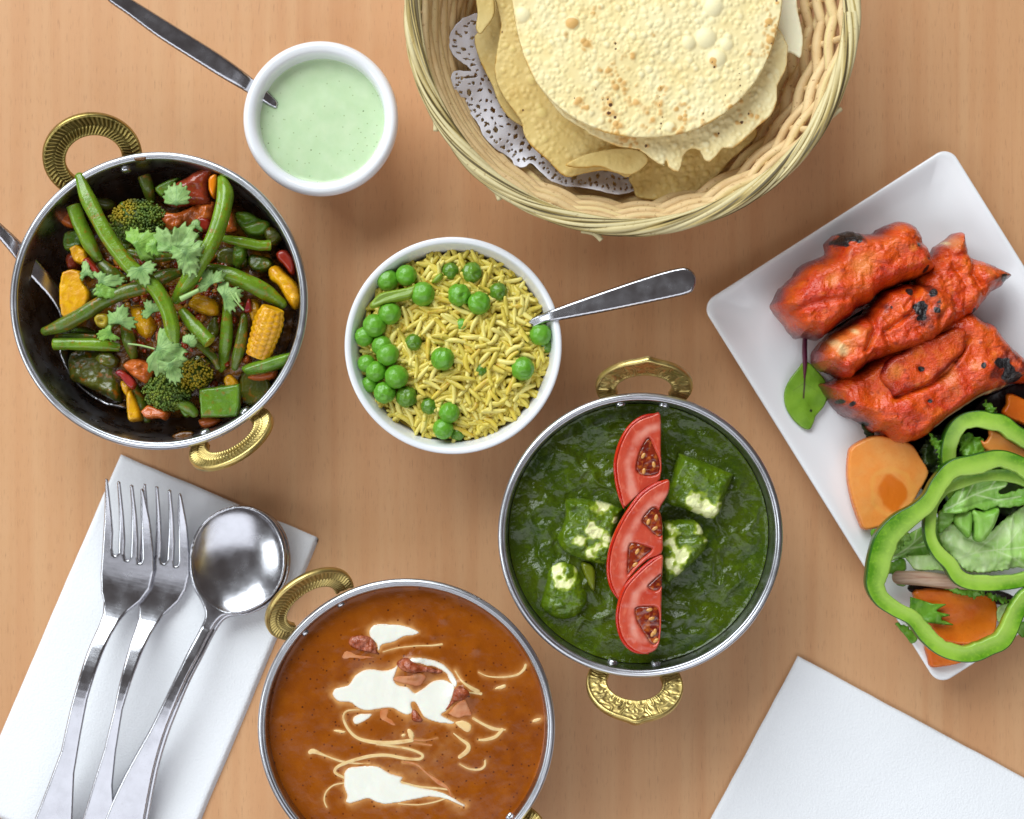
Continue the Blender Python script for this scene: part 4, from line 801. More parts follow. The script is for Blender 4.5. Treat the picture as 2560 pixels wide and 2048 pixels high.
CREAM = mat("fresh_cream", lin((243, 240, 228)), rough=.25, spec=.5, sss=.4, sssr=(.003,), coat=.2, layers=(('attr', 'edge', .10, .95, lin((206, 140, 70))),), bump=(('noise', 1.2, .06, .04),))
CREAM2 = mat("thin_cream", lin((236, 202, 146)), rough=.26, sss=.2, sssr=(.003,), layers=(('noise', 1.1, .50, .68, lin((196, 128, 58)), None, .8), ('attr', 'side', .25, 1, lin((190, 118, 48))), ('noise', 1.5, .4, .7, lin((238, 204, 150))),))
CREAM3 = mat("mixed_cream", lin((206, 140, 96)), rough=.26, sss=.2, sssr=(.003,), layers=(('attr', 'edge', .1, .8, lin((166, 90, 26))), ('attr', 'side', .2, .9, lin((166, 90, 26))), ('noise', 2.5, .4, .7, lin((190, 112, 66))),))
cz = lambda x, y: CZ+cdisp(x, y, np.full(np.shape(x), 9.))
HALO, HALOL = [], []
def cream(o, label, m=CREAM, T=.06, sm=3):
    p = spline(shift('C', o, CZ), sm+2, True); p = p+.035*np.stack([fbm(p[:, 0], p[:, 1], 1, 2.2, 3), fbm(p[:, 0], p[:, 1], 9, 2.2, 3)], 1)
    if m is not CREAM3: HALO.append((p[::2], 1. if len(o) > 12 else .45))
    obj("cream_splash", relief(p, T=T*.7, e=.16, zb=lambda x, y: cz(x, y)-.012, tb=.02, g=.05, at={"edge": lambda x, y, d: np.exp(-d/.055)*(.8+.5*fbm(x, y, 2, 1.6, 2))}), m, label=label, cat="cream", group="cream splashes on the orange curry")
def cstroke(pts, w, label, m=CREAM2):
    q = P('C', pts, CZ); r = np.interp(np.linspace(0, 1, len(pts)), np.linspace(0, 1, len(w)), w)*.88*lenpx('C', 1, CZ)/2
    c = spline(np.concatenate([q, r[:, None]], 1), 6); 
    V, F, A = tube(np.stack([c[:, 0], c[:, 1], cz(c[:, 0], c[:, 1])+.006], 1), np.maximum(c[:, 3], .02), 10, sub=1, sz=1.0)
    HALOL.append((c[::3, :2], float(c[:, 3].mean())))
    base = cz(V[:, 0], V[:, 1])+.006; V[:, 2] = base+(V[:, 2]-base)*.10; A["side"] = 1-np.clip(A["around"], 0, 1)
    obj("cream_trail", (V, F, A), m, label=label, cat="cream", group="cream splashes on the orange curry")
cream([(808, 490), (830, 440), (890, 425), (980, 430), (1060, 440), (1120, 460), (1142, 485), (1110, 502), (1040, 512), (980, 545), (900, 562), (880, 600), (868, 610), (858, 560), (820, 525)], "comma shaped white cream splash nearest the top rim")
cream([(566, 900), (575, 860), (620, 845), (665, 835), (700, 780), (760, 735), (830, 728), (900, 735), (960, 720), (1000, 700), (985, 760), (975, 800), (1000, 830), (1070, 850), (1110, 880), (1150, 860), (1220, 810), (1290, 795), (1340, 810), (1380, 850), (1355, 930), (1330, 990), (1310, 1015), (1290, 1030), (1340, 1060), (1390, 1080), (1340, 1092), (1260, 1085), (1180, 1050), (1140, 1000), (1110, 950), (1085, 960), (1095, 1010), (1060, 1035), (1010, 1020), (950, 985), (880, 990), (800, 1002), (740, 995), (680, 955), (600, 945)], "largest white cream pool across the centre of the curry")
cream([(1070, 655), (1130, 642), (1230, 660), (1310, 700), (1370, 760), (1395, 820), (1375, 850), (1340, 800), (1310, 755), (1230, 715), (1150, 690), (1090, 680)], "white cream arc curving over the top of the centre pool")
cream([(1330, 1020), (1360, 980), (1420, 930), (1455, 925), (1475, 970), (1490, 1030), (1450, 1040), (1400, 1050), (1350, 1035)], "beige cream patch at the right end of the centre pool", CREAM3)
cream([(1380, 1075), (1440, 1065), (1490, 1100), (1480, 1140), (1450, 1145), (1400, 1110)], "small cream lobe hanging below the right end of the centre pool", CREAM2)
cream([(698, 1055), (720, 1035), (780, 1020), (828, 1022), (810, 1050), (760, 1085), (715, 1098), (700, 1080)], "small white cream drop below the left of the centre pool")
cream([(1060, 1125), (1085, 1125), (1110, 1160), (1105, 1200), (1080, 1195), (1065, 1160)], "tiny upright cream drop in the middle of the curry", CREAM2)
cream([(1020, 1160), (1050, 1152), (1052, 1172), (1025, 1182)], "tiniest cream dot left of the upright drop", CREAM2)
cream([(570, 1135), (600, 1127), (655, 1140), (640, 1155), (590, 1152)], "short oval cream dash at the left of the curry", CREAM2)
cream([(637, 1450), (650, 1400), (700, 1378), (780, 1370), (870, 1375), (920, 1400), (960, 1420), (1030, 1445), (1020, 1480), (1100, 1500), (1200, 1525), (1300, 1550), (1400, 1595), (1450, 1630), (1420, 1640), (1330, 1595), (1230, 1580), (1100, 1600), (1000, 1618), (930, 1628), (860, 1620), (800, 1590), (740, 1605), (680, 1625), (650, 1610), (660, 1570), (640, 1520)], "long white cream splash nearest the bottom of the curry")
cream([(1885, 1078), (1910, 1055), (1948, 1045), (1945, 1070), (1910, 1085)], "small cream dash close to the right wall of the curry", CREAM2)
cream([(1630, 860), (1670, 835), (1715, 822), (1720, 848), (1680, 860)], "small cream dash below the upper right curved trail", CREAM2)
cream([(620, 650), (640, 610), (680, 605), (740, 625), (860, 650), (800, 660), (700, 655), (650, 662)], "blurred beige cream patch below the comma shaped splash", CREAM3, T=.03)
cream([(960, 800), (1000, 770), (1080, 760), (1140, 740), (1185, 770), (1170, 810), (1130, 840), (1050, 830)], "beige cream film over the curry lump above the centre pool", CREAM3, T=.05)
cream([(880, 990), (940, 985), (930, 1040), (960, 1060), (995, 1100), (960, 1105), (920, 1085), (875, 1060)], "faint beige cream drip under the centre pool", CREAM3, T=.03)
cstroke([(740, 998), (660, 1005), (635, 1050), (670, 1130), (740, 1190), (860, 1215), (980, 1215), (1090, 1200)], [10, 18, 24, 34, 30], "cream loop curling down from the left of the centre pool")
cstroke([(860, 1225), (970, 1240), (1080, 1260), (1160, 1295), (1140, 1325), (1040, 1320), (930, 1300), (820, 1305), (700, 1335), (600, 1375), (580, 1415), (640, 1450)], [18, 20, 24, 28, 26, 22], "long S shaped cream trail joining to the bottom splash")
cstroke([(415, 1280), (440, 1275), (520, 1305), (620, 1340), (720, 1355), (808, 1355)], [34, 40, 14, 18, 12, 8], "cream trail with a round blob at its left end")
cstroke([(640, 1485), (570, 1500), (520, 1545), (508, 1600), (525, 1645)], [10, 12, 12, 10], "thin cream hook curling down at the lower left")
cstroke([(1500, 1055), (1570, 1095), (1640, 1125), (1712, 1130)], [20, 22, 28, 10], "cream trail running right from the centre pool")
cstroke([(1690, 1130), (1650, 1175), (1590, 1195), (1540, 1198)], [30, 26, 24, 16], "cream hook under the trail that runs right")
cstroke([(1370, 1155), (1420, 1195), (1465, 1230), (1460, 1270), (1410, 1310)], [10, 24, 40, 30], "bold cream hook right of the middle of the curry")
cstroke([(1410, 1358), (1470, 1390), (1540, 1395), (1575, 1370), (1578, 1335)], [6, 16, 20, 14], "thin cream hook below the bold one")
cstroke([(1535, 748), (1600, 775), (1700, 780), (1790, 765), (1835, 730), (1848, 700)], [4, 12, 14, 22, 20], "curved cream trail near the upper right wall")
cstroke([(900, 610), (1000, 585), (1120, 572), (1220, 570), (1290, 562)], [5, 8, 10, 18], "thin cream streak right of the comma shaped splash")
cstroke([(1380, 740), (1420, 800), (1480, 845), (1530, 875)], [10, 14, 26, 34], "cream streak beside the arc ending in a blunt tip")
cstroke([(1430, 870), (1490, 880), (1550, 890)], [8, 14, 24], "short cream streak just right of the charred lump")
cstroke([(1030, 1345), (1120, 1360), (1190, 1420), (1270, 1480), (1330, 1520), (1355, 1580)], [8, 20, 14, 36, 22, 10], "faint cream trail running down to the bottom splash", CREAM3)
cstroke([(1020, 1480), (1140, 1510), (1260, 1520), (1340, 1530)], [20, 16, 12], "thin upper edge trail of the bottom splash")
cstroke([(1000, 1622), (1130, 1630), (1250, 1610), (1330, 1580)], [8, 10, 14], "thin lower edge trail of the bottom splash")
cstroke([(1100, 1195), (1180, 1200), (1260, 1185)], [16, 8, 4], "faint short streak right of the upright drop", CREAM3)
cstroke([(1090, 1210), (1160, 1225), (1220, 1232)], [8, 10, 14], "second faint streak just below the first right of the drop", CREAM3)
TIKKA = mat("chicken_lump", lin((150, 66, 30)), rough=.22, coat=.3, layers=(('noise', 3, .45, .7, lin((196, 120, 90))), ('noise', 2, .55, .75, lin((96, 30, 14)))), bump=(('noise', 5, .7, .08),))
for o, lab in (([(670, 530), (700, 508), (770, 505), (820, 520), (850, 560), (860, 610), (880, 635), (800, 620), (720, 600), (670, 570)], "rough chicken lump breaking the surface beside the comma splash"),
               ([(985, 690), (1020, 660), (1070, 655), (1120, 690), (1200, 715), (1300, 745), (1260, 765), (1180, 750), (1100, 755), (1040, 745), (1000, 720)], "rough chicken lump under the white cream arc"),
               ([(1365, 870), (1400, 840), (1440, 850), (1480, 890), (1440, 930), (1380, 950), (1330, 1000), (1300, 1010), (1350, 940)], "dark charred chicken lump at the right of the centre pool"),
               ([(1095, 1000), (1120, 1010), (1160, 1060), (1150, 1085), (1100, 1080), (1085, 1050)], "small glossy lump just under the centre pool")):
    p = spline(shift('C', o, 5.1), 3, True)
    obj("chicken_lump", relief(p, T=.16, e=.35, zb=lambda x, y: cz(x, y)-.02, tb=.03, g=.05, disp=lambda x, y, d: .10*np.clip(d/.15, 0, 1)*fbm(x, y, 2, 3.2, 3)), TIKKA, label=lab, cat="chicken")

def halo(x, y, e):
    x, y = x.ravel(), y.ravel(); h = np.zeros(x.shape); n = fbm(x, y, 7, 1.5, 4, .6)
    for p, T_ in HALO:
        m = (x > p[:, 0].min()-.6) & (x < p[:, 0].max()+.6) & (y > p[:, 1].min()-.6) & (y < p[:, 1].max()+.6)
        dd = distline(x[m], y[m], np.vstack([p, p[:1]])); h[m] = np.maximum(h[m], np.exp(-dd/((.13+.10*n[m])*T_).clip(.04))*.9*T_**.5)
    for p, w in HALOL:
        m = (x > p[:, 0].min()-.4) & (x < p[:, 0].max()+.4) & (y > p[:, 1].min()-.4) & (y < p[:, 1].max()+.4)
        dd = np.maximum(distline(x[m], y[m], p)-w*.8, 0); h[m] = np.maximum(h[m], np.exp(-dd/(.07+.05*n[m]).clip(.02))*.7)
    a = P1('C', 1060, 930, CZ); h = np.maximum(h, .40*np.exp(-(((x-a[0])/2.2)**2+((y-a[1])/1.0)**2)**2)*(.6+n))
    a = P1('C', 1150, 1300, CZ); h = np.maximum(h, .22*np.exp(-(((x-a[0])/1.9)**2+((y-a[1])/1.6)**2)**2)*(.8+n))
    return np.clip(h, 0, 1)
obj("orange_curry", sauce_disc(KC, 6.62, CZ, cdisp, 420, 170, at={"mix": halo}), MAKH, label="smooth orange brown curry filling the lower karahi", cat="curry")
# ================================================================ red chicken on the plate
CHK = mat("tandoori_chicken", lin((224, 88, 8)), rough=.32, spec=.5, coat=.3, sss=0, sssr=(.002,), layers=(('noise', .8, .40, .62, lin((206, 60, 6))), ('noise', 1.5, .5, .75, lin((230, 108, 14))), ('attr', 'edge', .08, .9, lin((118, 22, 6))), ('noise', 2.6, .60, .76, lin((120, 22, 14)), None, .8), ('attr', 'pale', .2, 1., lin((232, 134, 66)), None, .8), ('attr', 'white', .3, 1., lin((248, 216, 160))), ('attr', 'halo', .15, .9, lin((92, 20, 12)), None, .85), ('attr', 'char', .25, .7, (.012, .009, .010))),
          bump=(('noise', 1.8, .5, .14), ('noise', 5, .6, .06, (1, 2.2, 1)), ('noise', 13, .7, .03)), rvar=.12)
def chick(o, z, T, e, label, seed, char=(), pale=(), white=(), tilt=(0, 0), creases=(), nz=(.12, 1.1), whiteline=None, name="chicken_piece", par=None, cat="chicken"):
    p_ = spline(shift('G', o, z), 5, True); p_ = p_+.10*np.stack([fbm(p_[:, 0], p_[:, 1], seed, 1.1, 4, .6), fbm(p_[:, 0], p_[:, 1], seed+9, 1.1, 4, .6)], 1)
    px_ = spots('G', char or [(0, -9999, 1)], z, .5, .5, 2.2, seed)
    ex = lambda x, y: .10*(ridged(x+.25*fbm(x, y, 2, 1.2, 2), y, .5, seed)-.75)*.7-.05*px_(x, y, 0)
    none = [(0, -9999, 1)]
    wf = spots('G', white or none, z, .9, .35, 1.5, seed+3)
    at = {"halo": spots('G', [(a, b, r_*1.9) for a, b, r_ in char] or none, z, 1., .8, 1.8, seed), "char": spots('G', char or none, z, .35, .55, 2.6, seed), "pale": spots('G', pale or none, z, 1.0, .35, 1.2, seed+2), "white": wf, "edge": lambda x, y, d: np.exp(-d/.34)*(.85+.8*fbm(x, y, 3, 1.4, 3))}  # edge mask: dark red sides, with shade painted into their colour
    if whiteline:
        l = P('G', whiteline, z)[:, :2]; at["white"] = lambda x, y, d: np.maximum(wf(x, y, d), .75*np.exp(-(distline(x, y, l)/.11)**4))
    return chunk(name, par and 'G' or 'G', p_, z, T, CHK, label, cat, e=e, parent=par, nz=nz, tilt=tilt, creases=creases, at=at, seed=seed, g=.05, oct_=6, fcm=True, sm=1, extra=ex, group=None if par else "red chicken pieces on the plate")
big_ = chick([(690, 1290), (760, 1268), (850, 1225), (940, 1150), (1060, 1080), (1200, 980), (1300, 920), (1420, 890), (1500, 885), (1560, 930), (1640, 980), (1700, 1045), (1760, 1120), (1900, 1200), (1950, 1260), (1850, 1290), (1740, 1300), (1640, 1330), (1560, 1370), (1470, 1430), (1380, 1480), (1280, 1560), (1180, 1612), (1100, 1622), (1040, 1570), (960, 1555), (900, 1500), (810, 1465), (740, 1390)], 3.6, 2.4, .75, "large lower chicken piece with a charred patch at the right", 2,
      char=[(1660, 1210, 66), (1705, 1250, 50), (1630, 1190, 40), (770, 1390, 12), (820, 1400, 13), (1235, 1385, 12), (1520, 1190, 16), (1200, 1215, 32), (910, 1520, 24)], pale=[(1060, 1210, 70), (1350, 1250, 90), (1480, 1200, 60)],
      creases=(([(1450, 1050), (1400, 1140), (1330, 1230), (1250, 1290), (1150, 1330), (1060, 1365)], .28, .14), ([(1100, 1320), (1350, 1180)], -.16, .35), ([(800, 1400), (1050, 1450), (1300, 1330), (1560, 1200)], -.30, .5), ([(1190, 1215), (1210, 1222)], .25, .18)), whiteline=[(1290, 1530), (1400, 1440), (1560, 1345), (1690, 1300)])
chick([(1300, 560), (1340, 510), (1420, 463), (1476, 470), (1486, 540), (1510, 585), (1600, 622), (1670, 650), (1737, 695), (1690, 745), (1640, 790), (1600, 830), (1540, 890), (1480, 930), (1400, 990), (1300, 950), (1220, 860), (1190, 760), (1200, 700), (1260, 640)], 4.0, 2.2, .8, "ragged chicken piece at the right with a pointed burnt tip", 5,
      char=[(1735, 700, 22), (1660, 725, 26), (1500, 890, 12)], pale=[(1390, 530, 60), (1560, 690, 60)], white=[(1360, 520, 30)], creases=(([(1300, 620), (1400, 600), (1480, 580)], .2, .14), ([(1500, 600), (1480, 700), (1540, 800)], .3, .16), ([(1370, 650), (1440, 760), (1440, 900)], .16, .14), ([(1280, 690), (1400, 680)], .15, .1)), nz=(.16, 1.4))
chick([(652, 1140), (690, 1070), (760, 1010), (850, 950), (930, 900), (960, 860), (1010, 805), (1090, 758), (1190, 733), (1290, 738), (1380, 775), (1425, 850), (1425, 940), (1370, 1010), (1280, 1070), (1180, 1110), (1050, 1150), (960, 1175), (900, 1225), (820, 1262), (740, 1245), (680, 1205)], 4.6, 2.6, .72, "middle chicken piece, wrinkled with a pale cut left end", 7,
      char=[(1195, 888, 44), (1285, 870, 34), (1262, 800, 26), (1135, 792, 26), (1040, 880, 22), (1200, 940, 30)], pale=[(780, 1080, 120), (840, 1010, 70)], white=[(760, 1090, 62), (840, 1010, 46)],
      creases=(([(930, 900), (950, 1000), (900, 1110)], .26, .14), ([(1000, 1010), (1080, 960), (1150, 900), (1190, 770)], .30, .13), ([(1190, 770), (1110, 880)], .2, .12), ([(1040, 1110), (1010, 1040)], .24, .15), ([(1300, 740), (1350, 860), (1300, 970)], .16, .16), ([(1180, 1000), (1240, 1060)], .2, .14), ([(900, 1190), (940, 1120), (1030, 1110)], .2, .12)), nz=(.15, 1.3))
chick([(430, 870), (440, 805), (500, 722), (560, 662), (640, 608), (730, 560), (742, 505), (790, 452), (840, 440), (890, 452), (970, 455), (1030, 425), (1090, 400), (1180, 402), (1235, 440), (1265, 505), (1300, 570), (1332, 640), (1290, 690), (1230, 715), (1150, 742), (1060, 780), (1000, 805), (960, 850), (900, 890), (830, 945), (740, 1005), (690, 1045), (620, 1025), (555, 1022), (495, 945)], 4.9, 3.0, .9, "long upper chicken piece with a black charred knob on top", 1,
      char=[(815, 475, 52), (850, 500, 42), (790, 510, 40), (1190, 540, 12), (1245, 610, 16), (1240, 670, 18), (1200, 415, 20)], pale=[(880, 640, 110), (720, 720, 60), (1150, 560, 40)],
      creases=(([(560, 830), (700, 770), (850, 760), (1000, 780)], -.12, .25), ([(520, 900), (640, 850), (800, 830), (930, 830)], .22, .16), ([(980, 470), (1120, 500), (1230, 530)], .16, .12), ([(900, 480), (1000, 460)], .1, .1), ([(930, 640), (1040, 650)], .06, .08), ([(740, 560), (880, 530)], .1, .1)))
chick([(985, 1215), (1080, 1130), (1200, 1060), (1330, 1000), (1430, 985), (1440, 1070), (1400, 1150), (1330, 1235), (1240, 1295), (1140, 1335), (1060, 1368), (1010, 1320), (985, 1270)], 3.95, .55, .3, None, 9, pale=[(1060, 1220, 60), (1180, 1300, 30)], char=[(1200, 1215, 26)], creases=(([(1185, 1205), (1215, 1225)], .12, .12),), nz=(.06, 1.2), name="torn_flap", par=big_, cat=None)
# ================================================================ salad
SALZ = 1.5
def leafmat(n, c, c2, c3, rough=.4): return mat(n, lin(c), rough=rough, spec=.4, sss=.2, sssr=(.002,), coat=.1, layers=(('noise', .9, .38, .68, lin(c2)), ('noise', 3.5, .5, .75, lin(c3), (1, .3, 1), .7), ('attr', 'edge', .3, 1, lin(c2), None, .6), ('attr', 'vein', .2, 1, lin((214, 230, 180)), None, .7)), bump=(('noise', 2, .3, .08, (1, .35, 1)), ('noise', 8, .3, .02)))
LPALE = leafmat("pale_lettuce", (196, 220, 158), (160, 202, 106), (220, 234, 190))
LGRN = leafmat("green_lettuce", (146, 188, 96), (112, 164, 58), (178, 208, 138))
LFRI = leafmat("frisee_lettuce", (118, 166, 58), (88, 140, 40), (150, 190, 90))
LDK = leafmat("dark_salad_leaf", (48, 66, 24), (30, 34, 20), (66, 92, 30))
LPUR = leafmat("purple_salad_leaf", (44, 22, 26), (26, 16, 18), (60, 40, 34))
wav = lambda a, f, s=0: (lambda x, y: a*fbm(x, y, s, f, 2)+.22*a*fbm(x, y, s+7, f*3.1, 2))
def leaf(o, z, m, label, fr_=None, ruf=(.12, 2.2, .35), veins=(), w=(.25, .6), tilt=(0, 0), seed=0, name="lettuce_leaf", cat="lettuce", sm=3, bend=0, creases=(), T=.05, group=None, fr='K'):
    vl = [P(fr, v, z)[:, :2] for v in veins]; at = {"vein": lambda x, y, d: np.max([np.exp(-(distline(x, y, q)/.05)**2) for q in vl], 0) if vl else 0*x}
    return chunk(name, fr, o, z, T, m, label, cat, ruf=ruf, at=at, e=.08, sm=sm, nz=(.0, 1), fr_=fr_, extra=wav(w[0], w[1], seed), tilt=tilt, seed=seed, bend=bend, g=.055, tb=.02, creases=creases, group=group)
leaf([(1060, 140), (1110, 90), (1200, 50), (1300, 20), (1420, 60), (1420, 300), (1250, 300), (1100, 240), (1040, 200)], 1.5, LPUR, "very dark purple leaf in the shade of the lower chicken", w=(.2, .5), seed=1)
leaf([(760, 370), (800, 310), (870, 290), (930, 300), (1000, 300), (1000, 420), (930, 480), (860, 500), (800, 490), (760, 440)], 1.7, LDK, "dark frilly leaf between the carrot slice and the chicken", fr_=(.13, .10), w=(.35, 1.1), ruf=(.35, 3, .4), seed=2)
leaf([(440, 240), (490, 250), (510, 300), (470, 310)], 1.6, LDK, "tiny dark leaf tip under the chicken above the carrot slice", fr_=(.05, .1), seed=3)
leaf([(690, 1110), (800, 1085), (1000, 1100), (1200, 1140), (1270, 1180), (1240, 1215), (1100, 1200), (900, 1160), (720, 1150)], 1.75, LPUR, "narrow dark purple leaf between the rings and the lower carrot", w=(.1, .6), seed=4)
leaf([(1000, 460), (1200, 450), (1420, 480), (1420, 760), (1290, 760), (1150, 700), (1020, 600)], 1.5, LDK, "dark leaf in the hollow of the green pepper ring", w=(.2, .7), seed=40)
CAR = mat("carrot", lin((242, 154, 80)), rough=.36, spec=.45, sss=.3, sssr=(.004,), coat=.15, layers=(('noise', 1.2, .4, .7, lin((248, 168, 96))), ('noise', 5, .55, .8, lin((232, 134, 56)), None, .5), ('attr', 'core', .3, .8, lin((222, 120, 44))), ('attr', 'halo', .3, 1, lin((250, 178, 96))), ('attr', 'edge', .4, 1, lin((240, 130, 60)))), bump=(('noise', 7, .2, .02), ('noise', 1, .15, .08)))
CARD = mat("deep_orange_carrot", lin((214, 104, 30)), rough=.36, spec=.45, sss=.3, sssr=(.004,), coat=.15, layers=(('noise', .8, .4, .7, lin((230, 128, 46))), ('noise', 5, .55, .8, lin((190, 86, 26)), None, .6)), bump=(('noise', 7, .2, .02), ('noise', 1, .2, .1)))
def ellat(fr, cx, cy, rx, ry, z, rot=0):
    c = P1(fr, cx, cy, z); a, b = lenpx(fr, rx, z), lenpx(fr, ry, z); cr, sr = math.cos(rot), math.sin(rot)
    def q(x, y): u, v = (x-c[0])*cr+(y-c[1])*sr, -(x-c[0])*sr+(y-c[1])*cr; return np.sqrt((u/a)**2+(v/b)**2)
    return {"core": lambda x, y, d: .8*np.clip((1.05-q(x, y)+.15*fbm(x, y, 0, 1.5, 3))/.3, 0, 1), "halo": lambda x, y, d: .6*np.exp(-((q(x, y)-1.25+.15*fbm(x, y, 0, 1.5, 3))/.25)**2)}
chunk("carrot_slice", 'K', [(385, 362), (430, 330), (490, 305), (560, 298), (650, 320), (720, 350), (760, 410), (808, 500), (760, 600), (700, 700), (600, 770), (540, 800), (460, 812), (430, 765), (390, 650), (365, 520), (370, 400)], 1.95, .4, CAR, "big pale orange carrot slice with a visible core below the chicken", "carrot", e=.12, at=ellat('K', 605, 610, 85, 110, 1.95, .35), nz=(.02, 1), tilt=(.02, .04))
chunk("carrot_slice", 'K', [(718, 1150), (760, 1128), (850, 1125), (1000, 1142), (1130, 1168), (1178, 1220), (1175, 1330), (1150, 1390), (1050, 1430), (950, 1430), (870, 1410), (820, 1350), (760, 1250)], 2.0, .35, CARD, "deep orange carrot slice inside the lower pepper ring", "carrot", e=.12, nz=(.03, .8), tilt=(.0, .05))
chunk("carrot_slice", 'K', [(785, 1430), (830, 1400), (1000, 1450), (1010, 1510), (980, 1530), (900, 1548), (818, 1552), (800, 1500)], 1.85, .3, CARD, "carrot edge sticking out below the pepper ring at the plate corner", "carrot", e=.1, nz=(.02, 1))
leaf([(700, 1168), (760, 1185), (820, 1205), (905, 1207), (850, 1235), (835, 1245), (930, 1268), (870, 1280), (875, 1292), (952, 1325), (860, 1318), (780, 1305), (730, 1260), (700, 1230)], 2.3, LFRI, "toothed green leaf lying on the deep orange carrot slice", sm=1, w=(.08, .8), seed=5)
leaf([(880, 1118), (960, 1122), (1010, 1130), (1030, 1105), (1045, 1135), (1070, 1125), (1080, 1150), (1140, 1165), (1080, 1165), (1050, 1185), (1020, 1165), (960, 1160), (920, 1140)], 2.5, LFRI, "small frilly green leaf above the deep orange carrot slice", sm=1, fr_=(.05, .09), seed=6)
# lettuce inside the rings
leaf([(575, 985), (610, 900), (680, 840), (770, 790), (850, 740), (900, 800), (900, 900), (830, 970), (700, 960), (640, 965)], 2.0, LGRN, "green lettuce fold at the left inside the big pepper ring", veins=([(590, 975), (720, 880), (850, 770)], [(680, 910), (760, 900), (850, 880)], [(720, 880), (740, 810)]), w=(.25, .5), seed=7, creases=(([(590, 970), (800, 850)], .15, .12),))
leaf([(560, 995), (620, 975), (650, 960), (680, 1000), (670, 1060), (680, 1100), (640, 1095), (610, 1060)], 2.2, LFRI, "ragged yellowish frill at the left end of the pink stalk", fr_=(.10, .10), w=(.15, 1.5), seed=8)
leaf([(680, 950), (760, 945), (900, 940), (960, 1000), (920, 1035), (840, 1025), (740, 1030), (700, 990)], 2.35, LPALE, "pale white lettuce rib left of the small pepper ring", w=(.1, .6), seed=9)
obj("radicchio_stalk", tube(P('K', [(640, 1065), (760, 1070), (880, 1085), (1010, 1105)], 2.35), [.34, .36, .36, .3], 12, sz=.5), mat("pink_stalk", lin((190, 160, 138)), rough=.4, sss=.2, sssr=(.002,), layers=(('noise', 3, .45, .7, lin((160, 120, 100)), (.3, 3, 1)),)), label="pinkish beige salad stalk left of the small pepper ring", cat="salad stalk")
leaf([(855, 790), (920, 770), (1000, 800), (1100, 830), (1200, 760), (1300, 690), (1420, 650), (1420, 1020), (1300, 1012), (1200, 1030), (1100, 1040), (1000, 1030), (940, 960), (880, 900)], 2.3, LPALE, "broad pale lettuce leaf filling the small pepper ring", veins=([(900, 980), (1050, 930), (1315, 900)], [(1050, 930), (1150, 850), (1200, 780)], [(1150, 915), (1260, 960), (1315, 1000)], [(1000, 945), (1060, 860)], [(1200, 908), (1290, 800)]), fr_=(.03, .12), w=(.35, .45), seed=10, creases=(([(900, 880), (1100, 960), (1315, 950)], -.12, .25), ([(1250, 720), (1230, 860), (1240, 990)], -.10, .12), ([(1000, 850), (1150, 900)], .08, .1)))
leaf([(860, 700), (935, 690), (945, 740), (900, 800), (860, 830), (850, 760)], 2.5, LGRN, "small folded lettuce piece at the left inside the small ring", w=(.15, .8), seed=11)
leaf([(870, 705), (940, 600), (1000, 520), (1070, 485), (1130, 480), (1190, 510), (1225, 560), (1180, 600), (1210, 620), (1290, 590), (1420, 560), (1420, 660), (1300, 680), (1230, 690), (1180, 685), (1120, 705), (1060, 690), (1000, 710), (940, 715)], 3.1, LGRN, "upper green lettuce leaf with veins and a curled tip", veins=([(890, 700), (1000, 640), (1130, 590), (1220, 570)], [(1000, 640), (1060, 540)], [(950, 665), (1000, 560)], [(1050, 618), (1180, 650), (1300, 630)], [(1130, 590), (1180, 520)]), w=(.3, .6), seed=12, fr_=(.04, .14), creases=(([(900, 700), (1050, 600), (1180, 540)], .08, .08), ([(930, 700), (1150, 650), (1300, 640)], .08, .08), ([(920, 690), (1000, 580), (1080, 500)], .06, .06)))
chunk("lettuce_stalk", 'K', [(950, 735), (1000, 705), (1045, 700), (1050, 790), (1030, 860), (985, 820), (955, 785)], 3.1, .5, LGRN, "thick green lettuce stalk, left of two under the upper leaf", "lettuce", e=.3, nz=(.04, 1))
chunk("lettuce_stalk", 'K', [(1040, 700), (1110, 710), (1195, 690), (1180, 770), (1150, 830), (1110, 880), (1060, 865), (1055, 780)], 3.3, .6, LGRN, "thick pale green lettuce stalk, right of two under the upper leaf", "lettuce", e=.35, nz=(.04, 1), tilt=(0, .1))
leaf([(970, 310), (1010, 290), (1050, 310), (1090, 340), (1100, 400), (1050, 420), (990, 410), (980, 360)], 2.4, LFRI, "bright frilly leaf between the back pepper ring and the carrot strip", fr_=(.13, .11), w=(.2, 1.2), ruf=(.3, 3, .3), seed=13)
leaf([(620, 1310), (690, 1330), (740, 1390), (710, 1420), (680, 1380), (640, 1340)], 1.95, LFRI, "small green leaf on the plate edge outside the pepper ring", fr_=(.04, .1), seed=14)
leaf([(1270, 1340), (1320, 1290), (1400, 1280), (1400, 1400), (1310, 1385)], 2.0, LFRI, "lettuce tip hanging over the plate edge at the picture edge", fr_=(.05, .12), seed=15)
leaf([(1170, 1225), (1240, 1200), (1290, 1190), (1240, 1290), (1180, 1310)], 2.1, LPALE, "pale lettuce scrap right of the deep orange carrot slice", seed=16)
leaf([(490, 815), (540, 805), (560, 830), (520, 940), (495, 950), (500, 880)], 1.9, LFRI, "thin frilly lettuce strand between the big carrot slice and plate edge", fr_=(.06, .09), seed=17)
chunk("carrot_slice", 'K', [(1078, 300), (1105, 335), (1130, 300), (1125, 268), (1180, 280), (1250, 330), (1330, 370), (1420, 420), (1420, 500), (1300, 450), (1200, 410), (1130, 390), (1095, 350)], 2.7, .18, CAR, "ragged carrot strip behind the pepper rings", "carrot", e=.08, nz=(.02, 1), sm=2, tilt=(.05, .1), at={"core": lambda x, y, d: 0*x, "halo": lambda x, y, d: 0*x})
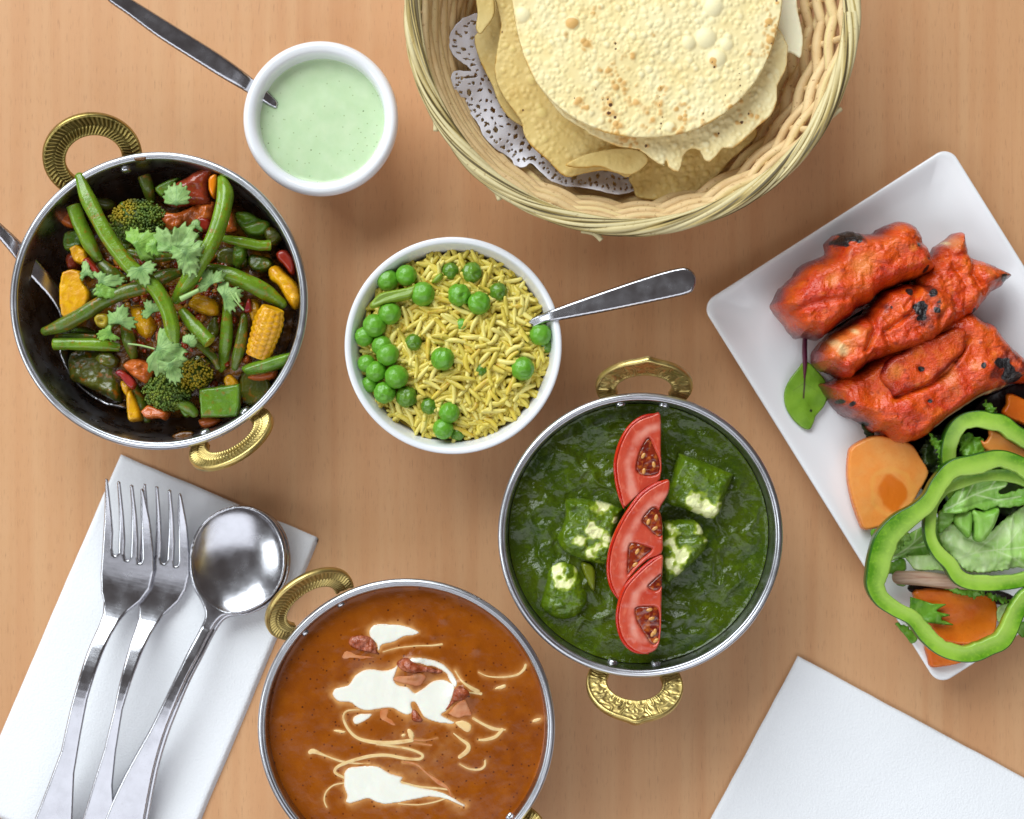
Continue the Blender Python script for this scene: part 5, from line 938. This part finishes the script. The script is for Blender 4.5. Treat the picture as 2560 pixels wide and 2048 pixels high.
chunk("carrot_slice", 'K', [(1230, 75), (1290, 85), (1420, 170), (1420, 280), (1310, 240), (1215, 200), (1203, 165), (1225, 130)], 2.3, .3, CARD, "dull orange carrot slice right of the lower chicken piece", "carrot", e=.1, nz=(.03, 1))
for k_, (o_, l_) in enumerate((([(800, 300), (860, 330), (900, 400), (905, 470), (870, 480), (850, 410)], "curly frisee frond just left of the back pepper ring"), ([(980, 560), (1040, 500), (1130, 470), (1180, 480), (1160, 510), (1080, 530)], "curly frisee frond along the top of the upper lettuce leaf"),
       ([(1100, 110), (1160, 150), (1180, 210), (1120, 190)], "curly frisee frond in the dark above the back pepper ring"), ([(590, 880), (640, 840), (700, 830), (690, 870), (620, 930)], "curly frisee frond under the inner left of the big ring"), ([(1030, 1110), (1110, 1150), (1200, 1165), (1250, 1200), (1150, 1190)], "curly frisee frond below the right part of the small ring"))):
    leaf(o_, 2.4+.1*k_, (LFRI, LGRN)[k_ % 2], l_, name="frisee_frond", fr_=(.12, .09), w=(.25, 1.3), ruf=(.3, 3, .3), seed=50+k_)
# green pepper rings
PEP = mat("raw_green_pepper", lin((150, 190, 76)), rough=.28, spec=.5, sss=.3, sssr=(.003,), coat=.1, layers=(('noise', .5, .40, .62, lin((84, 138, 28))), ('noise', 6, .5, .75, lin((152, 196, 66)), None, .6), ('attr', 'pale', .1, 1, lin((178, 206, 106)), None, .6), ('attr', 'skin', .2, .8, lin((44, 88, 22)))), bump=(('noise', 6, .12, .02), ('noise', 14, .15, .01)))
def ring(path, w, z, hgt, label, closed=True, seed=0, zs=None):
    zs = np.interp(np.linspace(0, 1, len(path)), np.linspace(0, 1, len(zs)), zs) if zs is not None else np.full(len(path), z)
    q = np.array([P1('K', x, y, zz) for (x, y), zz in zip(path, zs)])
    ww = np.interp(np.linspace(0, 1, len(path)), np.linspace(0, 1, len(w)), w)*1.14*lenpx('K', 1, z)/2; hgt = hgt*.8
    c = spline(np.concatenate([q, ww[:, None]], 1), 14, closed)
    x = c[:, :3]; r = c[:, 3]; t = (np.roll(x, -1, 0)-np.roll(x, 1, 0)) if closed else np.gradient(x, axis=0)
    t[:, 2] = 0; t /= np.linalg.norm(t, axis=1)[:, None]; nrm = np.stack([t[:, 1], -t[:, 0], 0*t[:, 0]], 1)
    if closed:
        ar = np.sum(x[:, 0]*np.roll(x[:, 1], -1)-np.roll(x[:, 0], -1)*x[:, 1])
        if ar < 0: nrm = -nrm
    elif np.dot(nrm[len(x)//2], x[len(x)//2]-x.mean(0)) < 0: nrm = -nrm
    s = np.cumsum(np.linalg.norm(np.diff(x, axis=0, prepend=x[:1]), axis=1))
    inn = 1+.22*fbm(s, 0*s, seed, .7, 2)+.06*fbm(s, 0*s, seed+5, 3, 3)
    sec = [(.96, -.5, 1), (1., -.2, 1), (1.0, .34, 1), (.98, .45, 1), (.93, .5, 1), (.84, .51, .3), (.74, .5, 0), (.4, .47, 0), (0, .45, 0), (-.4, .46, 0), (-.8, .48, 0), (-.93, .45, 0), (-.99, .34, 0), (-1., 0, 0), (-.95, -.5, 0), (0, -.55, 0)]
    V = []; A = []
    for a, b, k in sec:
        off = np.where(a < 0, a*inn, a)*r; V.append(x+nrm*off[:, None]+np.array([0, 0, b*hgt])); A.append(np.full(len(x), float(k)))
    V = np.stack(V, 1).reshape(-1, 3); A = np.stack(A, 1).ravel(); n = len(sec); m = len(x)
    F = [gridf(m, n, wrapm=closed)]
    if not closed: F += [np.arange(n)[None], ((m-1)*n+np.arange(n))[None, ::-1]]
    obj("pepper_ring", (V, F, {"skin": A, "pale": np.tile(np.clip([.6-a for a, b, k in sec], 0, 1)*np.array([b > .3 for a, b, k in sec]), m)}), PEP, label=label, cat="pepper ring", group="raw green pepper rings on the salad")
ring([(930, 640), (905, 560), (905, 470), (905, 380), (930, 290), (985, 230), (1070, 212), (1130, 225), (1190, 235), (1260, 290), (1350, 340), (1480, 440), (1560, 560)], [60, 76, 84, 84, 82, 76], 2.7, .8, "back pepper ring showing behind the two front rings", closed=False, seed=1, zs=[2.0, 2.5, 2.9, 3.0, 2.9])
ring([(830, 650), (805, 750), (810, 850), (850, 930), (910, 990), (960, 1060), (1040, 1090), (1180, 1092), (1320, 1070), (1450, 1010), (1520, 820), (1420, 620), (1280, 520), (1080, 520), (910, 570)], [58, 62, 78, 66, 66, 60], 3.1, .7, "small pepper ring tucked under the big front ring", seed=2)
ring([(1350, 500), (1250, 445), (1160, 428), (1040, 452), (930, 480), (855, 560), (805, 645), (735, 715), (640, 780), (570, 860), (540, 950), (520, 1040), (510, 1110), (545, 1180), (620, 1235), (710, 1285), (780, 1370), (860, 1435), (950, 1465), (1040, 1465), (1120, 1430), (1185, 1400), (1225, 1340), (1270, 1240), (1340, 1160), (1450, 1020), (1530, 820), (1470, 620)], [84, 92, 88, 84, 120, 120, 84, 66, 80, 90, 92, 84, 74, 84], 3.6, .8, "big front pepper ring reaching over the plate edge", seed=3)
# chard leaf
root = empty("chard_leaf", P1('G', 565, 1350, 1.2), "small green chard leaf with a purple stem on the bare plate", "salad leaf")
CHARD = mat("chard_leaf", lin((132, 172, 62)), rough=.35, spec=.4, sss=.2, sssr=(.002,), coat=.15, layers=(('noise', 1.2, .4, .7, lin((108, 150, 46))), ('attr', 'spot', .3, .8, (.02, .02, .01)), ('attr', 'rib', .3, .9, lin((70, 24, 44)))), bump=(('noise', 3, .3, .05),))
lo = [(552, 1178), (585, 1178), (630, 1220), (668, 1262), (692, 1315), (690, 1365), (668, 1420), (628, 1465), (614, 1505), (592, 1540), (550, 1530), (495, 1480), (458, 1410), (455, 1335), (482, 1270), (522, 1218)]
rl = [P('G', l, 1.3)[:, :2] for l in ([(565, 1175), (562, 1290), (558, 1370)], [(560, 1290), (500, 1330)], [(560, 1290), (630, 1330)], [(558, 1370), (600, 1430)])]
rib = lambda x, y, d: np.maximum(np.exp(-(distline(x, y, rl[0])/.06)**2), .55*np.max([np.exp(-(distline(x, y, q)/.035)**2) for q in rl[1:]], 0))
sp_ = spots('G', [(598, 1438, 10), (540, 1495, 4)], 1.3)
obj("blade", relief(spline(shift('G', lo, 1.3), 3, True), T=.05, e=.06, zb=lambda x, y: 1.15+.12*fbm(x, y, 4, .7, 2)+.10, tb=.02, g=.05, at={"rib": rib, "spot": sp_}), CHARD, root)
obj("stem", tube(P('G', [(566, 1040), (564, 1110), (566, 1180), (563, 1260)], 1.4), [.11, .13, .12, .05], 10), mat("purple_stem", lin((92, 24, 52)), rough=.35, coat=.2), root)
# ================================================================ wicker basket
WICK = mat("wicker_cane", lin((226, 198, 152)), rough=.55, spec=.3, layers=(('noise', 1.0, .4, .7, lin((212, 178, 130))), ('attr', 'band', .5, 1, lin((226, 206, 150))), ('noise', 6, .62, .74, lin((150, 104, 60)), None, .7)), bump=(('noise', 7, .3, .03),))
RIMW = mat("wicker_rim_cane", lin((216, 202, 158)), rough=.5, spec=.35, layers=(('attr', 'streak', .45, .8, lin((180, 158, 100))), ('attr', 'streak', .80, .95, lin((96, 84, 58))), ('noise', 5, .64, .76, lin((130, 92, 50)), None, .8)), bump=(('noise', 6, .3, .03),))
WK = cent('S', 1582, 30, 7.0); RO = 10.1; HB = 7.0
def wallr(z): return 6.9+3.05*np.clip(z/HB, 0, 1)**.85
basket = empty("wicker_basket", (WK[0], WK[1], 0), "round wicker basket of cream cane holding papadums", "basket")
NS = 27
def weaver(z, k, r=.20, ph=0.):
    n = 540; t = np.arange(n)/n*2*math.pi
    left = np.exp(-((np.abs((t-math.radians(200)+math.pi) % (2*math.pi)-math.pi))/.75)**4)   # flatter, tighter weave on the left
    amp = .21*(1-.85*left)
    rad = wallr(z)+amp*np.sin(t*NS/2*2/2+ph)+.0
    x = np.stack([WK[0]+rad*np.cos(t), WK[1]+rad*np.sin(t), z+.05*np.sin(t*3+k)+.03*np.sin(t*11+k*2)], 1)
    m = 10; phi = np.arange(m)/m*2*math.pi
    tt = np.roll(x, -1, 0)-np.roll(x, 1, 0); tt /= np.linalg.norm(tt, axis=1)[:, None]
    sd = np.cross(tt, [0, 0, 1.]); sd /= np.linalg.norm(sd, axis=1)[:, None]; u = np.cross(sd, tt)
    rr = r*(1+.10*np.sin(t*7+k*3)); rw = rr*(1+.5*left)
    V = x[:, None]+sd[:, None]*(rr[:, None]*np.cos(phi))[..., None]+u[:, None]*(rw[:, None]*np.sin(phi))[..., None]
    st = .5+.5*fbm(np.repeat(phi[None], n, 0).ravel()*3+k*7, np.repeat(t[:, None], m, 1).ravel()*1.5, k, 1, 3)
    return V.reshape(-1, 3), [gridf(n, m, wrapm=True)], {"band": np.repeat(.5+.5*np.sin(t*NS+ph), m)*0+st, "streak": st}
zz = np.linspace(.5, 6.5, 13)
for k, z in enumerate(zz):
    obj("weaver", weaver(z, k, .240, ph=math.pi*(k % 2)), WICK, basket)
for k in range(NS):
    a = (k+.5)/NS*2*math.pi; p = [(WK[0]+wallr(z)*math.cos(a), WK[1]+wallr(z)*math.sin(a), z) for z in (.2, 1.5, 3.5, 5.5, 7.0)]
    obj("stake", tube(p, .17, 8, sub=3), WICK, basket)
# woven floor
fl = []
V, F = lathe([(.01, .12), (7.2, .12), (7.2, .02), (.01, .02)], 72, WK)
obj("floor_panel", (V, F, {"band": V[:, 0]*0}), WICK, basket)
for k in range(16):
    r = 1.0+k*.38; n = 160; t = np.arange(n)/n*2*math.pi; x = np.stack([WK[0]+r*np.cos(t), WK[1]+r*np.sin(t), .25+.06*np.sin(t*NS+math.pi*(k % 2))], 1)
    obj("floor_weaver", tube(x, .17, 8, sub=1, closed=True), WICK, basket)
# plaited rim of six strands
for k in range(8):
    n = 720; t = np.arange(n)/n*2*math.pi; ph = k/8*2*math.pi
    a = t*5+ph
    rad = RO-.02+.25*np.cos(a)+.06*np.sin(t*5+k)+.10*np.sin(2*t+1); z = HB-.05+.26*np.sin(a)+.05*np.sin(t*4+k*2)
    x = np.stack([WK[0]+rad*np.cos(t), WK[1]+rad*np.sin(t), z], 1)
    V, F, A = tube(x, .138+.02*np.sin(t*13+k), 12, sub=1, closed=True)
    ang = np.tile(np.arange(12)/12*2*math.pi, n); A["streak"] = .52+.75*fbm(ang*2.2+k*3, np.repeat(t, 12)*2.2, k, 1, 3)
    obj("rim_strand", (V, F, A), RIMW, basket)
for k, (ad, ln) in enumerate(((-28, .9), (-152, .8), (-128, .7), (-100, .6))):     # loose ends poking out of the plait
    a = math.radians(ad); p0 = np.array([WK[0]+(RO+.25)*math.cos(a), WK[1]+(RO+.25)*math.sin(a), HB-.2]); tg = np.array([-math.sin(a), math.cos(a), 0]); o_ = np.array([math.cos(a), math.sin(a), 0])
    obj("cane_end", tube([p0-tg*ln, p0, p0+tg*ln*.7+o_*.30], [.14, .16, .12], 10, cap='flat'), RIMW, basket)

# ================================================================ doily
LACE = mat("doily_paper", (.78, .76, .82), rough=.85, spec=.1, bump=(('noise', 9, .25, .02),))
do = [(470, -60), (400, 15), (330, 55), (280, 95), (240, 140), (224, 190), (236, 245), (270, 285), (315, 310), (328, 326), (262, 334), (238, 368), (244, 430), (285, 490), (340, 555), (372, 600), (385, 640), (440, 700), (510, 735), (530, 770), (565, 782), (590, 775), (608, 757), (640, 790), (690, 838), (760, 862), (830, 870), (900, 885), (960, 897), (1020, 902), (1085, 885), (1150, 850), (1100, 760), (900, 700), (700, 600), (560, 430), (470, 250), (450, 100), (520, -60)]
dp = frill(spline(P('F', do, 4.0)[:, :2], 4, True), .035, .12, 3)
NH = 1500; ta, tr = rng.uniform(math.radians(165), math.radians(285), NH), rng.uniform(6.4, 9.3, NH); gc = np.stack([WK[0]+tr*np.cos(ta), WK[1]+tr*np.sin(ta)], 1); gs = rng.uniform(.05, .17, NH)*(1-.35*(tr > 8.3)); ga = rng.uniform(0, 3.14, NH); gk = rng.uniform(.35, .8, NH)
# thin out so holes do not merge
ok = []
for i in range(NH):
    if all(np.hypot(*(gc[i]-gc[j])) > (gs[i]+gs[j])*1.25+.03 for j in ok): ok.append(i)
def holes(x, y, d):
    m = np.zeros(x.shape, bool)
    for i in ok:
        u, v = x-gc[i, 0], y-gc[i, 1]; c, s = math.cos(ga[i]), math.sin(ga[i]); uu, vv = (u*c+v*s)/gs[i], (-u*s+v*c)/(gs[i]*gk[i]); m |= (np.abs(uu)+np.abs(vv)*.9 < 1.25) & (uu*uu+vv*vv < 1.2)
    # ring of little slots close to the scalloped edge
    th = np.arctan2(y-WK[1], x-WK[0]); m |= (np.abs(d-.30) < .07) & (frac(th*26) < .28)
    return m & (d > .14)
def dz(x, y):
    r = np.hypot(x-WK[0], y-WK[1]); th = np.arctan2(y-WK[1], x-WK[0])
    return 1.2+np.clip((r-5.2)/3.9, 0, 1.3)*3.6+.22*np.sin(th*17)*np.clip((r-6)/2, 0, 1)+.12*fbm(x, y, 0, 1.1, 2)
obj("paper_doily", relief(dp, T=.012, e=.05, zb=dz, tb=.01, g=.038, holes=holes), LACE, label="white lace paper doily between the papadums and the basket wall", cat="doily")

# ================================================================ papadums
PAPC = mat("papadum", lin((238, 218, 162)), rough=.5, spec=.35, sss=0, layers=(('noise', 1.6, .5, .75, lin((226, 196, 134)), None, .6), ('noise', .5, .4, .7, lin((242, 228, 182))), ('attr', 'blis', .5, 1., lin((244, 232, 190)), None, .6), ('attr', 'toast', .15, .9, lin((216, 172, 108))), ('attr', 'edge', .5, 1, lin((222, 176, 96)), None, .7), ('attr', 'burn', .3, .8, (.11, .045, .018))), bump=(('noise', 7, .2, .02),))
PAPY = mat("papadum_yellow", lin((216, 190, 124)), rough=.5, spec=.35, sss=0, layers=(('noise', 1.6, .5, .75, lin((196, 160, 92)), None, .6), ('noise', .5, .4, .7, lin((224, 202, 142))), ('attr', 'blis', .5, 1., lin((228, 208, 138)), None, .6), ('attr', 'toast', .15, .9, lin((204, 150, 70))), ('attr', 'edge', .5, 1, lin((204, 158, 76)), None, .7), ('attr', 'burn', .3, .8, (.11, .045, .018))), bump=(('noise', 7, .25, .03),))
PAPW = mat("papadum_pale", lin((242, 236, 206)), rough=.5, spec=.35, sss=.2, sssr=(.002,), layers=(('attr', 'toast', .15, .9, lin((222, 180, 110))), ('attr', 'edge', .5, 1, lin((222, 190, 130)), None, .5), ('attr', 'burn', .3, .8, (.11, .045, .018))), bump=(('noise', 7, .2, .02),))
def papadum(o, z, m, label, seed, tilt=(0, 0), bubbles=900, big=(), toast=(), burn=(), amp=1., wob=.12, g=.055, sm=3, fcm=False, cone=0., name="papadum"):
    p = spline(np.array(o) if fcm else shift('F', o, z), sm, True); lo, hi = p.min(0), p.max(0); c = p.mean(0)
    r = np.random.default_rng(seed)
    A_ = (hi[0]-lo[0])*(hi[1]-lo[1]); nb = int(bubbles*A_/62)
    bc = lo+(hi-lo)*r.uniform(0, 1, (nb, 2)); br = (.07+r.gamma(2, .022, nb)).clip(.07, .22); bh = br*r.uniform(.22, .45, nb)
    for (x, y, rad) in big: q = P1('F', x, y, z)[:2]; bc = np.vstack([bc, q]); br = np.append(br, lenpx('F', rad, z)); bh = np.append(bh, lenpx('F', rad, z)*.36)
    cache = {}
    def bl(x, y):
        h = np.zeros_like(x)
        order = np.argsort(x); xs = x[order]
        for (cx, cy), R, hh in zip(bc, br, bh):
            i0, i1 = np.searchsorted(xs, cx-R), np.searchsorted(xs, cx+R)
            if i1 <= i0: continue
            ii = order[i0:i1]; q = ((x[ii]-cx)**2+(y[ii]-cy)**2)/(R*R); k = q < 1
            h[ii[k]] = np.maximum(h[ii[k]], hh*(1-q[k])**.9)
        return h*amp
    zb = lambda x, y: z+tilt[0]*(x-c[0])+tilt[1]*(y-c[1])+wob*fbm(x, y, seed, .28, 3)-cone*((x-c[0])**2+(y-c[1])**2)
    disp = lambda x, y, d: bl(x, y)*np.clip(d/.1, .0, 1)
    toast = [(a, b, q*1.5) for a, b, q in toast]+[(a, b, q*3.2) for a, b, q in burn]
    ts = spots('F', toast or [(0, -9999, 1)], z, .9, .7, 1.4, seed)
    at = {"blis": lambda x, y, d: np.clip(bl(x, y)/.07, 0, 1), "toast": lambda x, y, d: np.clip(ts(x, y, d)*(.22+bl(x, y)/.05), 0, 1), "burn": spots('F', burn or [(0, -9999, 1)], z, .5, .3, 5, seed+1), "edge": lambda x, y, d: np.exp(-d/.13)*(.6+.9*fbm(x, y, 2, 1.2, 3))}
    obj(name, relief(p, T=.05, e=.05, zb=zb, tb=.03, g=g, disp=disp, at=at), m, label=label, cat="papadum", group="papadums stacked in the basket")
papadum([(350, -60), (425, -40), (440, 60), (400, 130), (372, 160), (352, 130), (360, 60)], 5.0, PAPY, "small curled papadum corner by the doily at the upper left", 21, bubbles=500, amp=.4, tilt=(-.05, 0))
papadum([(345, 170), (400, 120), (430, -60), (560, -60), (700, 200), (760, 500), (700, 640), (560, 582), (500, 540), (455, 470), (425, 390), (372, 285)], 3.9, PAPY, "lowest papadum showing as a thin crescent at the left", 22, bubbles=900, amp=.6)
papadum([(900, 700), (1070, 780), (1062, 830), (1085, 870), (1102, 915), (1180, 928), (1270, 930), (1350, 905), (1420, 862), (1482, 812), (1535, 745), (1600, 690), (1662, 600), (1500, 500), (1200, 550)], 3.7, PAPY, "papadum at the bottom of the pile with a wavy front edge", 23, bubbles=1200, amp=1.3, tilt=(0, .03))
papadum([(455, -60), (448, 20), (468, 110), (455, 200), (440, 300), (445, 370), (480, 450), (560, 560), (575, 620), (610, 680), (690, 750), (765, 822), (850, 808), (940, 792), (1010, 805), (1065, 822), (1130, 740), (1200, 650), (1100, 400), (900, 100), (800, -60)], 4.5, PAPY, "yellow bubbled papadum on the left with a folded front edge", 24, bubbles=1100, amp=1.0, big=[(615, 370, 30), (660, 525, 30)], burn=[(572, 512, 7), (475, 150, 6), (670, 748, 8)])
papadum([(768, 768), (830, 730), (910, 705), (1000, 688), (1080, 690), (1140, 712), (1150, 760), (1080, 810), (1000, 800), (930, 775), (850, 782)], 4.95, PAPY, "folded over papadum lip curling up at the front", 25, bubbles=700, amp=.6, tilt=(0, .10), wob=.05)
papadum([(1735, -60), (1830, -60), (1850, 60), (1870, 170), (1862, 268), (1830, 255), (1800, 245), (1770, 280), (1700, 240)], 5.2, PAPW, "pale smooth papadum shard standing at the right of the pile", 26, bubbles=300, amp=.3, tilt=(.1, 0))
papadum([(560, 60), (590, 250), (640, 380), (690, 460), (760, 545), (860, 605), (880, 625), (950, 655), (1020, 682), (1110, 695), (1170, 740), (1228, 770), (1236, 715), (1245, 775), (1298, 798), (1318, 725), (1350, 692), (1392, 700), (1412, 740), (1440, 752), (1475, 720), (1500, 690), (1545, 690), (1600, 650), (1660, 590), (1720, 540), (1752, 470), (1752, 400), (1790, 330), (1800, 260), (1770, 150), (1500, -60), (900, -60)], 5.7, PAPC, "second papadum from the top with a torn scalloped edge", 27, bubbles=1300, amp=1.3, toast=[(1000, 640, 50), (1650, 550, 60), (1100, 680, 40)], burn=[(1142, 680, 10), (1587, 572, 11), (942, 558, 7), (1480, 622, 6), (1620, 530, 6)], sm=2)
th = np.linspace(0, 2*math.pi, 60, endpoint=False); pc = P1('F', 1143, 6, 6.6)[:2]; R6 = lenpx('F', 628, 6.6)
circ = np.stack([pc[0]+R6*(1+.012*np.sin(3*th+1)+.01*np.sin(7*th)-.02*np.exp(-((th-math.radians(245))/.12)**2))*np.cos(th), pc[1]+R6*(1.02+.01*np.sin(5*th))*np.sin(th)], 1)
bspots = [(910, 418, 5), (942, 465, 5), (965, 463, 6), (978, 490, 10), (973, 527, 12), (1000, 545, 8), (812, 458, 5), (1000, 205, 6), (1003, 230, 6), (1218, 545, 7), (1213, 575, 5), (1210, 600, 5), (1205, 490, 4), (1208, 450, 4), (1210, 410, 4), (1408, 530, 5), (1410, 560, 5), (1407, 590, 7), (1380, 632, 8), (1500, 590, 7), (1545, 510, 5), (1570, 320, 4), (1575, 345, 4), (1578, 372, 5), (1580, 400, 4), (1582, 425, 4), (1583, 460, 5), (1590, 515, 9), (1605, 505, 6), (1448, 293, 7), (1460, 315, 6), (1755, 205, 12), (1757, 258, 10), (1745, 310, 6), (1712, 120, 9), (1748, 5, 8), (1725, 205, 5), (1510, 445, 4), (1440, 605, 4), (1490, 555, 4)]
papadum(circ, 6.6, PAPC, "top papadum, a whole round cream disc with toasted blisters", 28, bubbles=1450, fcm=True, sm=1, g=.045, amp=1., wob=.10,
        big=[(1455, 35, 48), (1420, 180, 52), (1340, 200, 38), (1515, 210, 36), (1470, 275, 48), (800, 108, 36), (1255, 590, 30), (570, 70, 40), (1100, 478, 22), (1670, 340, 24)],
        toast=[(1010, 300, 60), (1000, 400, 50), (1215, 430, 30), (1215, 350, 22), (1215, 530, 40), (1680, 120, 70), (1720, 260, 60), (1560, 80, 26), (915, 60, 22), (785, 110, 26), (1580, 380, 22), (1150, 560, 50), (1300, 540, 40), (1560, 500, 40), (780, 170, 26), (1060, 500, 60), (1400, 560, 30), (1190, 160, 18), (860, 220, 25), (1680, 200, 50), (1240, 640, 50), (1420, 600, 60), (1620, 470, 60), (1000, 580, 50), (860, 500, 40), (1210, 300, 20), (1212, 480, 30), (1030, 340, 60), (1040, 440, 50), (1740, 180, 60)], burn=bspots)
